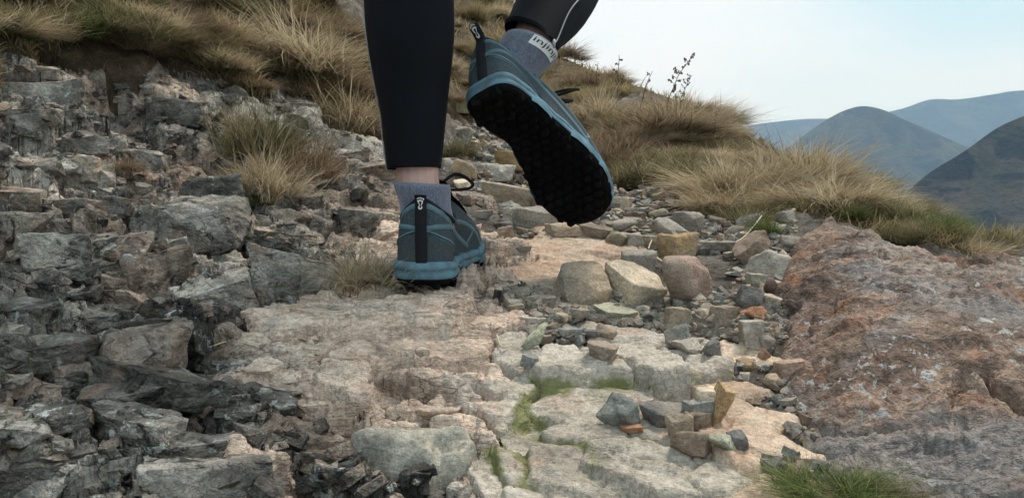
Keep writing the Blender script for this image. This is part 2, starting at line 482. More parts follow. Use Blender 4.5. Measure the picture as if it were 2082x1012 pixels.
sd('K', [(740,850,.4)], .5)
sd('O', [(560,800),(500,820),(480,870),(600,840,-.6),(660,870,-1.6),(560,880,-.2)], .85)
sd('K', [(800,880),(870,870),(900,900),(830,905)], .12, 'greyslab', .5)
sd('K', [(820,840,-.8)], .2)
sd('K', [(985,870,.2),(955,850,.2)], .4, 'edge_block')
sd('K', [(560,930,.6,.5),(485,925,.8,.4)], .5)
sd('O', [(650,940,-1.2),(740,935,-1.0),(840,940,-1.0),(915,945,-.8),(560,990),(640,1000),(730,1005),(820,1000,-.8),(880,1000,-1.2),(780,975,-.6),(650,1060),(800,1070),(930,1050)], .8)
sd('S', [(985,940,-2.4,.25),(990,1000,-2.2,.25)])
sd('K', [(955,530,1.2),(930,545,1.2)], .6)
sd('K', [(1000,505,1.5),(975,490,1.2)], .5)
sd('K', [(1015,550,1.4),(1012,590,1.0)], .5)
sd('K', [(960,580,.8),(985,600,.6)], .55)
sd('K', [(880,530,.6),(850,560,.5),(830,480,.4),(900,490,.5)], .35, 'underfoot')
sd('K', [(770,500,.2),(770,570,.2)], .5)
# pale slabs of the path
sd('T', [(1095,505),(1170,497),(1250,512),(1085,560),(1170,555)], .12, 'big', 1.6)
sd('T', [(1230,560,1)], .12, 'big2')
sd('S', [(1110,760),(1160,745),(1215,762)], .12, 'A', 3.2)
sd('S', [(1290,712),(1345,770),(1275,750),(1240,705)], .12, 'B', 3.4)
sd('S', [(1420,735),(1465,752)], .35, 'C', 3.0)
sd('S', [(1230,675),(1300,680),(1350,690)], .15, 'D', .8)
sd('S', [(1130,805),(1200,820),(1290,850),(1150,865),(1240,800),(1240,870),(1330,880)], .10, 'E', .4)
sd('S', [(1290,915),(1370,925)], .12, 'F', 1.4)
sd('S', [(1310,972),(1260,958)], .2, 'G', 2.2)
sd('S', [(1110,955),(1180,975),(1150,930)], .12, 'H', .3)
sd('S', [(1430,955),(1490,965)], .15, 'I', .5)
sd('S', [(1050,780),(1045,830)], .3, 'J', .8)
sd('S', [(1060,690),(1040,720)], .2, 'L', .3)
sd('S', [(1050,940)], .2, 'Mm', -.3)
sd('S', [(1050,1010),(1010,1060)], .2, 'N', -.5)
sd('S', [(1150,1040),(1250,1040)], .15, 'Oo', -.2)
sd('S', [(1350,1040)], .15, 'Pp', -.2)
sd('S', [(1070,880,-2.2),(1085,840,-2)], .3, 'gully')
sd('T', [(1520,790),(1500,835),(1470,870)], .12, 'R1', .8)
sd('T', [(1560,890),(1610,920),(1600,860),(1530,910)], .12, 'R2', 1.0)
sd('T', [(1540,985),(1620,990),(1480,1030)], .12, 'R3', .4)
sd('T', [(1500,705),(1530,735)], .3, 'R4', .6)
sd('S', [(1400,820,-2.2),(1460,830,-1.8)], .3, 'hollow')
# gravel and soil of the path
sd('G', [(1065,625),(1110,630),(1200,640),(1300,640),(1400,650),(1480,640),(1545,620),(1560,570),(1500,500),(1350,520),(1420,450),(1300,425),(1400,400),(1200,445),(1100,445),(1030,450),(1020,400),(1000,340),
         (980,290),(1060,330),(1450,480),(1560,690),(1560,760),(1590,820),(1650,890),(1660,960),(1700,1030),(1120,690),(1150,700),(1330,600),(1360,560),(1240,470),(1120,400),(1150,350),(1250,400),(940,285),(965,265),
         (1700,800),(1800,700),(1900,900),(1700,600),(1750,500),(1900,600),(2082,700),(2082,900),(1850,1050),(2300,700),(2300,900),(2200,600),(1600,540),(1640,480),(1000,470),(1450,700)], .5, 'G')
# earth and turf
sd('E', [(700,150),(600,105),(520,95),(420,95),(330,40),(100,40),(0,40),(200,60),(250,120),(740,200),(930,225),(930,150),(830,270),(830,150),(1180,310),(1300,360),(1400,355),(1500,390),(1590,430),(1680,420),(1250,250),(1150,280),
         (1750,440),(1850,480),(1950,500),(2060,520),(2200,540),(760,0),(800,100),(850,180),(900,190),(880,100),(780,210),(1000,150),(1000,60),(1210,290),(1235,330),(-100,80),(-300,100),(-300,200),(1500,430)], .5, 'Eearth')
pk = {}; SP = []
for (u, v, kind, o, r, key) in SEEDS:
    p = hit_base(u, v)
    k_ = (kind, key) if key else (kind, 'solo%d' % len(SP))
    pid = pk.setdefault(k_, len(pk))
    SP.append((p[0], p[1], pid, kind, o * (.006 if kind in 'ST' else .01), r))
NP = len(pk)
PKIND = [None] * NP; POFF = np.zeros(NP, np.float32); PR = np.zeros(NP, np.float32); PC = np.zeros((NP, 2)); PN = np.zeros(NP)
PTX = (rng.random(NP).astype(np.float32) - .5) * .16; PTY = (rng.random(NP).astype(np.float32) - .5) * .12
for x, y, pid, kind, o, r in SP:
    PKIND[pid] = kind; POFF[pid] += o; PR[pid] += r; PC[pid] += (x, y); PN[pid] += 1
POFF /= PN; PR /= PN; PC /= PN[:, None]
e_ = .01
zc = base_h(PC[:, 0], PC[:, 1])
gx = (base_h(PC[:, 0] + .06, PC[:, 1]) - base_h(PC[:, 0] - .06, PC[:, 1])) / .12
gy = (base_h(PC[:, 0], PC[:, 1] + .06) - base_h(PC[:, 0], PC[:, 1] - .06)) / .12
FLAT = np.array([{'O': .35, 'K': .6, 'S': .86, 'T': .86, 'G': 1, 'E': 1}[q] for q in PKIND], np.float32)
isrock = np.array([q in 'OKST' for q in PKIND])
isout = np.array([q in 'OK' for q in PKIND])

# ------------------------------------------------------------------ fine grid
nd = 880
sc = np.linspace(-.60, .60, nd)
ext = .6 + np.cumsum(.0018 * 1.075 ** np.arange(62)); ext = ext[ext < 6]
scol = np.concatenate([-ext[::-1], sc, ext])
r1 = np.arange(math.log(.47), math.log(1.75), .0027)
r2 = [r1[-1]]; st = .0027
while r2[-1] < math.log(14.2):
    st = min(st * (1.004 if r2[-1] < math.log(2.7) else 1.04), .03); r2.append(r2[-1] + st)
r3 = [r2[-1]]
while r3[-1] < math.log(420): r3.append(r3[-1] + .09)
trow = np.concatenate([r1, r2[1:], r3[1:]])
nr, nc = len(trow), len(scol)
yc = np.exp(trow) - CY
Xg = (scol[None, :] * np.exp(trow)[:, None]).astype(np.float32)
Yg = np.repeat(yc[:, None], nc, 1).astype(np.float32)
i12 = int(np.searchsorted(yc, 12.5))
jl, jr = int(np.searchsorted(scol, -.95)), int(np.searchsorted(scol, .95))
Zb = np.zeros((nr, nc), np.float32)
Zb[:i12, jl:jr] = base_h(Xg[:i12, jl:jr], Yg[:i12, jl:jr])
for j in range(jl - 1, -1, -1): Zb[:i12, j] = Zb[:i12, jl] + .5 * (Xg[:i12, jl] - Xg[:i12, j])
for j in range(jr, nc): Zb[:i12, j] = Zb[:i12, jr - 1] - .62 * (Xg[:i12, j] - Xg[:i12, jr - 1])
for i in range(i12, nr):
    dx = Xg[i] - Xg[i12 - 1]
    Zb[i] = np.maximum(Zb[i12 - 1] + np.where(dx > 0, -.75, -.3) * dx + .12 * (Yg[i] - Yg[i12 - 1]), -330)

fi = int(np.searchsorted(yc, 5.0))
X, Y, ZB = Xg[:fi], Yg[:fi], Zb[:fi]
wx = X + .016 * vnoise2(X * 14, Y * 14, 1) + .0045 * vnoise2(X * 40, Y * 46, 2)
wy = Y + .016 * vnoise2(X * 14, Y * 14, 3) + .0035 * vnoise2(X * 30, Y * 46, 4)
wx, wy = wx.astype(np.float32), wy.astype(np.float32)
D1 = np.full(X.shape, 1e9, np.float32); D2 = D1.copy()
I1 = np.zeros(X.shape, np.int16); I2 = I1.copy()
for x, y, pid, kind, o, r in SP:
    d = np.sqrt((wx - np.float32(x)) ** 2 + ((wy - np.float32(y)) * np.float32(1.15)) ** 2)
    same1 = I1 == pid
    c1 = d < D1
    c2 = (~c1) & (~same1) & (d < D2)
    push = c1 & ~same1
    D2 = np.where(push, D1, np.where(c2, d, D2)); I2 = np.where(push, I1, np.where(c2, pid, I2))
    D1 = np.where(c1, d, D1); I1 = np.where(c1, pid, I1)
E = D2 - D1
del d, c1, c2, push, same1
def top(I):
    dx = X - PC[I, 0].astype(np.float32); dy = Y - PC[I, 1].astype(np.float32)
    f = FLAT[I]
    zt = zc[I] + f * (gx[I] * dx + gy[I] * dy) + PTX[I] * dx + PTY[I] * dy + POFF[I]
    lim = np.where(isrock[I], .035, 0.0) + np.abs(POFF[I])
    return ZB + np.clip(zt - ZB, -lim, lim) * isrock[I] + np.where(isrock[I], 0, POFF[I])
z1 = top(I1); z2 = top(I2)
rk = isrock[I1]; ou = isout[I1]
FARW = np.clip(Y / 1.1, 1, 3) ** 1.6
wsm = np.where(ou, .010, .009) * FARW
m = .5 * (1 - sstep(0, 1, E / wsm))
Z = z1 * (1 - m) + z2 * m
RO = np.where(rk, PR[I1], 0.0).astype(np.float32)
RO = RO / np.clip(Y / 1.3, 1, 3)
RO2 = RO * (1 - m) + np.where(isrock[I2], PR[I2], 0).astype(np.float32) * m
# joints between pieces
jn = np.where(ou, 1.0, .25 + .75 * sstep(-.25, .35, fbm2(X * 9, Y * 9, 2, 221)))
Z -= jn * np.where(rk & isrock[I2], np.where(ou, np.where(RO > .45, .024, .017), .010), .004) * np.exp(-(E / np.where(ou, .008, .0045) / FARW) ** 2)
# rounded shoulders of the water-worn slabs
Z -= np.where(rk & ~ou, .003 * np.exp(-E / .006), 0)
# broken relief of the outcrop at three sizes
qx, qy = wx * .55, wy
h_, e1 = facet(qx * 17, qy * 17, 31, .35, -.32, .3, .45, .16, .10)
Z += RO2 * h_ * (1 / 17) * .5
h_, e2 = facet(qx * 41 + 1.5 * vnoise2(X * 9, Y * 9, 5), qy * 41, 37, .45, -.34, .35, .5, .2, .10)
Z += (RO2 * .9 + .03) * h_ * (1 / 41) * .6 * (.45 + .9 * sstep(-.3, .5, fbm2(X * 8, Y * 8, 2, 61)))
h_, e3 = facet(qx * 105, qy * 112, 41, .5, -.3, .5, .6, .25, .12)
Z += (RO2 * .8 + .06 * rk) * h_ * (1 / 105) * .9
# layered ledges stepping down towards the path foot
def terr(t, w):
    f = np.floor(t); return f + sstep(1 - w, 1, t - f) - t
lw = fbm2(X * 5, Y * 7, 3, 201) * 1.5 + X * np.float32(1.2)
amask = .35 + .65 * sstep(-.35, .3, fbm2(X * 6 + 3, Y * 6, 2, 207))
la = np.where(ou, np.where(RO > .45, .032, .017), np.where(rk, .004, 0)).astype(np.float32) / FARW ** .6
Z += la * amask * terr(Y * 15 + lw, .13)
lw2 = fbm2(X * 7, Y * 13, 3, 203) * 1.9 + X * np.float32(3)
amask = sstep(-.4, .35, fbm2(X * 11 + 3, Y * 13, 2, 209))
Z += la * .42 * amask * terr(Y * 42 + lw2, .15)
lw3 = fbm2(X * 16, Y * 30, 2, 205) * 2.2
Z += la * .20 * terr(Y * 95 + lw3, .3) * (Y < 1.7)
# ripples of the slabs
rip = fbm2(X * 30 + 2 * vnoise2(X * 7, Y * 7, 8), Y * 70, 3, 71)
Z += np.where(rk, .0022 + .002 * RO, .004) * rip
rg = 1 - np.abs(fbm2(X * 22, Y * 48, 3, 75))
Z -= np.where(rk, .0030, .0) * sstep(.82, 1.0, rg)
# soil and turf lumps
Z += np.where(rk, 0, .010) * fbm2(X * 12, Y * 12, 4, 81) * np.clip(Y, .6, 3)
I1f = I1.copy()
Zg = Zb.copy(); Zg[:fi] = Z
# broken faces: push the surface along its normal with layered noise
XX, YY, ZZ = Xg.copy(), Yg.copy(), Zg.copy()
gi = int(np.searchsorted(yc, 2.6))
P = np.stack([XX[:gi], YY[:gi], ZZ[:gi]], -1)
du = np.gradient(P, axis=1); dv = np.gradient(P, axis=0)
N = np.cross(du, dv); N /= np.maximum(np.linalg.norm(N, axis=-1, keepdims=True), 1e-9)
disp = fbm3(P[..., 0] * 60, P[..., 1] * 60, P[..., 2] * 170, 3, 91, .55) * .0030 * (RO[:gi] * 1.1 + .12)
steep = np.clip(1 - N[..., 2], 0, 1)
disp = disp * (.7 + 1.6 * steep)
P2 = P + N * disp[..., None]
XX[:gi], YY[:gi], ZZ[:gi] = P2[..., 0], P2[..., 1], P2[..., 2]
del P, P2, du, dv, N, disp, steep

def gz(x, y):
    """height of the finished ground"""
    s, t = x / (y + CY), math.log(max(y + CY, .48))
    j = int(np.clip(np.searchsorted(scol, s) - 1, 0, nc - 2)); i = int(np.clip(np.searchsorted(trow, t) - 1, 0, nr - 2))
    a = (s - scol[j]) / (scol[j + 1] - scol[j]); b = (t - trow[i]) / (trow[i + 1] - trow[i])
    return float((Zg[i, j] * (1 - a) + Zg[i, j + 1] * a) * (1 - b) + (Zg[i + 1, j] * (1 - a) + Zg[i + 1, j + 1] * a) * b)
def gzv(x, y):
    s = x / (y + CY); t = np.log(np.maximum(y + CY, .48))
    j = np.clip(np.searchsorted(scol, s) - 1, 0, nc - 2); i = np.clip(np.searchsorted(trow, t) - 1, 0, nr - 2)
    return Zg[i, j]
def kindv(x, y):
    s = x / (y + CY); t = np.log(np.maximum(y + CY, .48))
    j = np.clip(np.searchsorted(scol, s) - 1, 0, nc - 2); i = np.clip(np.searchsorted(trow, t) - 1, 0, fi - 1)
    return I1f[i, j]
def hit(u, v):
    r = ray(u, v)
    z = gzv(r[0] * YS, YS)
    b = r[2] * YS < z
    i = int(np.argmax(b)) if b.any() else len(YS) - 1
    return Vector((r[0] * YS[i], YS[i], float(z[i])))

# moss grows in the damp joints left of the steps
MOSS = np.zeros((nr, nc), np.float32)
mu, mv = project(Xg[:fi], Yg[:fi], Zg[:fi])
mc = np.zeros_like(E)
for (a, b, ru, rv, g_) in [(1110,800,90,40,1.0),(1075,860,45,80,1.1),(1030,930,70,60,.9),(1160,900,120,30,.7),(1250,780,90,25,.7),(1060,980,80,50,.6),(1090,560,40,50,.5),(1300,895,120,25,.6),(1440,740,60,40,.4),(1330,780,80,25,.6)]:
    mc = np.maximum(mc, g_ * np.exp(-((mu - a) / ru) ** 2 - ((mv - b) / rv) ** 2))
MOSS[:fi] = mc * (.22 + .9 * np.exp(-E / .010))
# faces -> pieces
idx = np.arange(nr * nc, dtype=np.int32).reshape(nr, nc)
quads = np.stack([idx[:-1, :-1], idx[:-1, 1:], idx[1:, 1:], idx[1:, :-1]], -1).reshape(-1, 4)
PIDG = np.full((nr, nc), pk[('E', 'Eearth')], np.int16); PIDG[:fi] = I1f
pz = np.stack([ZZ[:-1, :-1], ZZ[:-1, 1:], ZZ[1:, 1:], ZZ[1:, :-1]], -1).reshape(-1, 4)
pp = np.stack([PIDG[:-1, :-1], PIDG[:-1, 1:], PIDG[1:, 1:], PIDG[1:, :-1]], -1).reshape(-1, 4)
fp = pp[np.arange(len(pp)), np.argmax(pz, 1)]
allco = np.stack([XX.ravel(), YY.ravel(), ZZ.ravel()], -1)
order = np.argsort(fp, kind='stable'); fps = fp[order]; qs = quads[order]
bounds = np.searchsorted(fps, np.arange(NP + 1))
def hash_piece(i): return ((i * 2654435761) % 1000) / 1000
outcrop = empty('rock_outcrop', (-.3, .9, 0)); tag(outcrop, kind='structure')
outcrop.location = (0, 0, 0)
path = None
slabs = []
for pid in range(NP):
    q = qs[bounds[pid]:bounds[pid + 1]]
    if len(q) == 0: continue
    used, inv = np.unique(q, return_inverse=True)
    co = allco[used]; f = inv.reshape(-1, 4)
    kd = PKIND[pid]
    if kd == 'G':
        path = mesh_obj('path', co, f, M['soil']); tag(path, kind='structure')
    elif kd == 'E':
        hs_ = mesh_obj('hillside', co, f, M['earth']); tag(hs_, kind='structure')
    elif kd in 'OK':
        mt = M['pink']
        if kd == 'O':
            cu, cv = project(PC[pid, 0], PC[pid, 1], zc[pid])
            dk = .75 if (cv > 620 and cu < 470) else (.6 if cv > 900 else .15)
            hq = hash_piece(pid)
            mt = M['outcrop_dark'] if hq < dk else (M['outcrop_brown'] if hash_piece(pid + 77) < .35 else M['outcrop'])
        elif pid == pk.get(('K', 'greyslab')): mt = M['grey_slab']
        mesh_obj('rock_block', co, f, mt, outcrop)
    else:
        so = mesh_obj('stone_slab', co, f, M['slab'] if kd == 'S' else M['tan'])
        at = so.data.attributes.new('moss', 'FLOAT', 'POINT'); at.data.foreach_set('value', MOSS.ravel()[used].astype(np.float32))
        slabs.append(so)
for s_ in slabs: s_.parent = path
# ground behind the camera
gxs = np.linspace(-6, 6, 25); gys = np.linspace(-6, .30, 14)
bx_, by_ = np.meshgrid(gxs, gys)
edge = np.array([gz(x, .275) for x in np.clip(gxs, -1.4, 1.4)])
bz_ = edge[None, :] + .2 * (by_ - .30) - .012 - np.where(bx_ > 1.4, (bx_ - 1.4) * .6, 0) + np.where(bx_ < -1.4, (-1.4 - bx_) * .5, 0)
ii = np.arange(25 * 14).reshape(14, 25)
gb = mesh_obj('ground', np.stack([bx_.ravel(), by_.ravel(), bz_.ravel()], -1),
              np.stack([ii[:-1, :-1], ii[:-1, 1:], ii[1:, 1:], ii[1:, :-1]], -1).reshape(-1, 4), M['soil']); tag(gb, kind='structure')
# ------------------------------------------------------------------ stones
def ico(sub):
    bm = bmesh.new(); bmesh.ops.create_icosphere(bm, subdivisions=sub, radius=1.0)
    v = np.array([q.co[:] for q in bm.verts], np.float32)
    f = np.array([[q.index for q in p.verts] for p in bm.faces], np.int32)
    bm.free(); return v, f
ICO = {k: ico(k) for k in (1, 2, 3, 4, 5)}
def stone_shape(seed, form='block', sub=4, size=(1, 1, 1), noise=.02, sharp=None):
    """closed stone in a unit box (half size 1 before scaling), cut by random planes"""
    r = np.random.default_rng(seed)
    D, F = ICO[sub]
    D = D.astype(np.float64)
    nrm, off = [], []
    def plane(n, d):
        n = np.array(n, float); nrm.append(n / np.linalg.norm(n)); off.append(d)
    if form == 'slab':
        plane((r.normal(0, .06), r.normal(0, .06), 1), 1); plane((r.normal(0, .06), r.normal(0, .06), -1), 1)
        k = r.integers(5, 8); a0 = r.random() * 6.28
        for i in range(k):
            a = a0 + 6.283 * (i + r.uniform(-.28, .28)) / k
            plane((math.cos(a), math.sin(a), r.normal(0, .35)), r.uniform(.72, 1.0))
        for i in range(4):
            a = r.random() * 6.28; plane((math.cos(a), math.sin(a), r.choice([-1, 1]) * r.uniform(.5, 1.3)), r.uniform(.95, 1.2))
        p = sharp or 46
    elif form == 'block':
        k = 5; a0 = r.random() * 6.28
        plane((r.normal(0, .2), r.normal(0, .2), 1), r.uniform(.75, 1)); plane((r.normal(0, .2), r.normal(0, .2), -1), 1)
        for i in range(k):
            a = a0 + 6.283 * (i + r.uniform(-.3, .3)) / k
            plane((math.cos(a), math.sin(a), r.normal(0, .3)), r.uniform(.68, 1.0))
        for i in range(5):
            plane(r.normal(0, 1, 3), r.uniform(.85, 1.1))
        p = sharp or 34
    elif form == 'shard':
        plane((r.normal(0, .1), r.normal(0, .1), 1), r.uniform(.8, 1)); plane((0, 0, -1), 1)
        for i in range(9):
            plane(r.normal(0, 1, 3) * (1, 1, .6), r.uniform(.6, 1.0))
        p = sharp or 60
    else:
        for i in range(12):
            plane(r.normal(0, 1, 3), r.uniform(.8, 1.05))
        p = sharp or 11
    nrm = np.array(nrm); off = np.array(off)
    dd = D @ nrm.T
    inv = np.maximum(dd, 1e-3) / off
    rad = (np.sum(inv ** p, 1)) ** (-1.0 / p)
    V = D * rad[:, None]
    V = V / np.abs(V).max(0)
    V = V * np.array(size)
    if noise:
        ms = float(np.mean(size))
        q = V / ms * 1.7 + seed * 3.1
        a = fbm3(q[:, 0], q[:, 1], q[:, 2], 4, seed % 97, .55)
        V = V + D * (a * noise * ms)[:, None]
    return V.astype(np.float32), F
def poly_stone(seed, form='block', size=(1, 1, 1), cuts=4, noise=.03, bev=.07):
    """angular stone: convex hull of a few corners, worn edges, uneven faces"""
    r = random.Random(seed)
    P_ = []
    if form == 'slab':
        k = r.randint(5, 7); a0 = r.random() * 6.28; tl = (r.gauss(0, .12), r.gauss(0, .12))
        for i in range(k):
            a = a0 + 6.283 * (i + r.uniform(-.3, .3)) / k; q = r.uniform(.78, 1.08)
            x, y = math.cos(a) * q, math.sin(a) * q
            P_.append((x, y, 1 + tl[0] * x + tl[1] * y))
            s = r.uniform(.72, 1.1)
            P_.append((x * s + r.gauss(0, .05), y * s + r.gauss(0, .05), -1 + r.uniform(0, .35)))
    elif form == 'block':
        for sx in (-1, 1):
            for sy in (-1, 1):
                for sz in (-1, 1):
                    P_.append((sx * r.uniform(.42, 1), sy * r.uniform(.42, 1), sz * r.uniform(.5, 1)))
        for i in range(5):
            v = Vector((r.gauss(0, 1), r.gauss(0, 1), r.gauss(0, 1))).normalized() * r.uniform(.9, 1.15); P_.append(v[:])
    else:
        for i in range(11):
            v = Vector((r.gauss(0, 1), r.gauss(0, 1), r.gauss(0, .8))).normalized() * r.uniform(.75, 1.1); P_.append(v[:])
    bm = bmesh.new()
    for q in P_: bm.verts.new(q)
    ret = bmesh.ops.convex_hull(bm, input=list(bm.verts))
    junk = [e for e in set(ret['geom_interior'] + ret['geom_unused']) if isinstance(e, bmesh.types.BMVert)]
    if junk: bmesh.ops.delete(bm, geom=junk, context='VERTS')
    bmesh.ops.dissolve_limit(bm, angle_limit=.14, verts=list(bm.verts), edges=list(bm.edges))
    if bev: bmesh.ops.bevel(bm, geom=list(bm.edges), offset=bev, segments=1 if cuts < 3 else 2, affect='EDGES', profile=.6)
    bmesh.ops.triangulate(bm, faces=list(bm.faces))
    for _ in range(cuts):
        le = sorted(bm.edges, key=lambda e: -e.calc_length()); mx_ = le[0].calc_length()
        long = [e for e in le if e.calc_length() > max(.11, mx_ * .5)]
        if not long or len(bm.faces) > 3000: break
        bmesh.ops.subdivide_edges(bm, edges=long, cuts=1)
        bmesh.ops.triangulate(bm, faces=[f for f in bm.faces if len(f.verts) > 3])
    bm.normal_update()
    V = np.array([v.co[:] for v in bm.verts]); Nn = np.array([v.normal[:] for v in bm.verts])
    F = np.array([[v.index for v in f.verts] for f in bm.faces], np.int32)
    bm.free()
    mxv = np.abs(V).max(0); V = V / mxv * np.array(size)
    if noise:
        ms = float(np.mean(size)); q = V / ms * 1.5 + seed * 3.1
        a = fbm3(q[:, 0], q[:, 1], q[:, 2], 4, seed % 97, .6)
        V = V + Nn * (a * noise * ms)[:, None]
    return V.astype(np.float32), F
def rotz(a): return Matrix.Rotation(a, 4, 'Z')

# stone colours
def stone_mat(name, c, patch=None, pat=.6, lich=.2, moss=0, rand=.12, stain=.25):
    d = tuple(q * .62 for q in c); l = tuple(min(q * 1.28, .75) for q in c)
    return rock_mat(name, d, c, l, patch=patch, patch_at=pat, lichen=lich, stain=stain, stain_col=tuple(q * .3 for q in c), moss=moss,
                    bump=.9, cracks=.4, rand=rand, scale=1.5, wrinkle=(1, 1, 1.6), grain=.4, chips=.5, patch2=(.30, .265, .21))
for n_m, c_, kw in [
    ('grey', (.27, .26, .24), {}), ('blue_grey', (.23, .25, .255), dict(lich=.3)), ('pale_grey', (.40, .39, .36), {}),
    ('tan', (.37, .31, .24), dict(patch=(.30, .27, .23))), ('ochre', (.36, .265, .15), dict(patch=(.27, .21, .14), lich=.1)),
    ('cream', (.48, .43, .35), {}), ('pinkish', (.34, .255, .215), dict(patch=(.40, .33, .27))), ('maroon', (.155, .095, .082), dict(lich=.35)),
    ('rust', (.33, .175, .10), dict(lich=.05)), ('green_grey', (.34, .37, .30), dict(patch=(.42, .46, .40), lich=.3)),
    ('slate', (.135, .14, .145), dict(lich=.1)), ('brown', (.22, .175, .14), {}), ('mossy', (.30, .28, .19), dict(moss=.55)),
    ('teal_grey', (.17, .20, .20), dict(patch=(.26, .28, .27), pat=.55))]:
    M['st_' + n_m] = stone_mat(n_m + '_stone', c_, **kw)

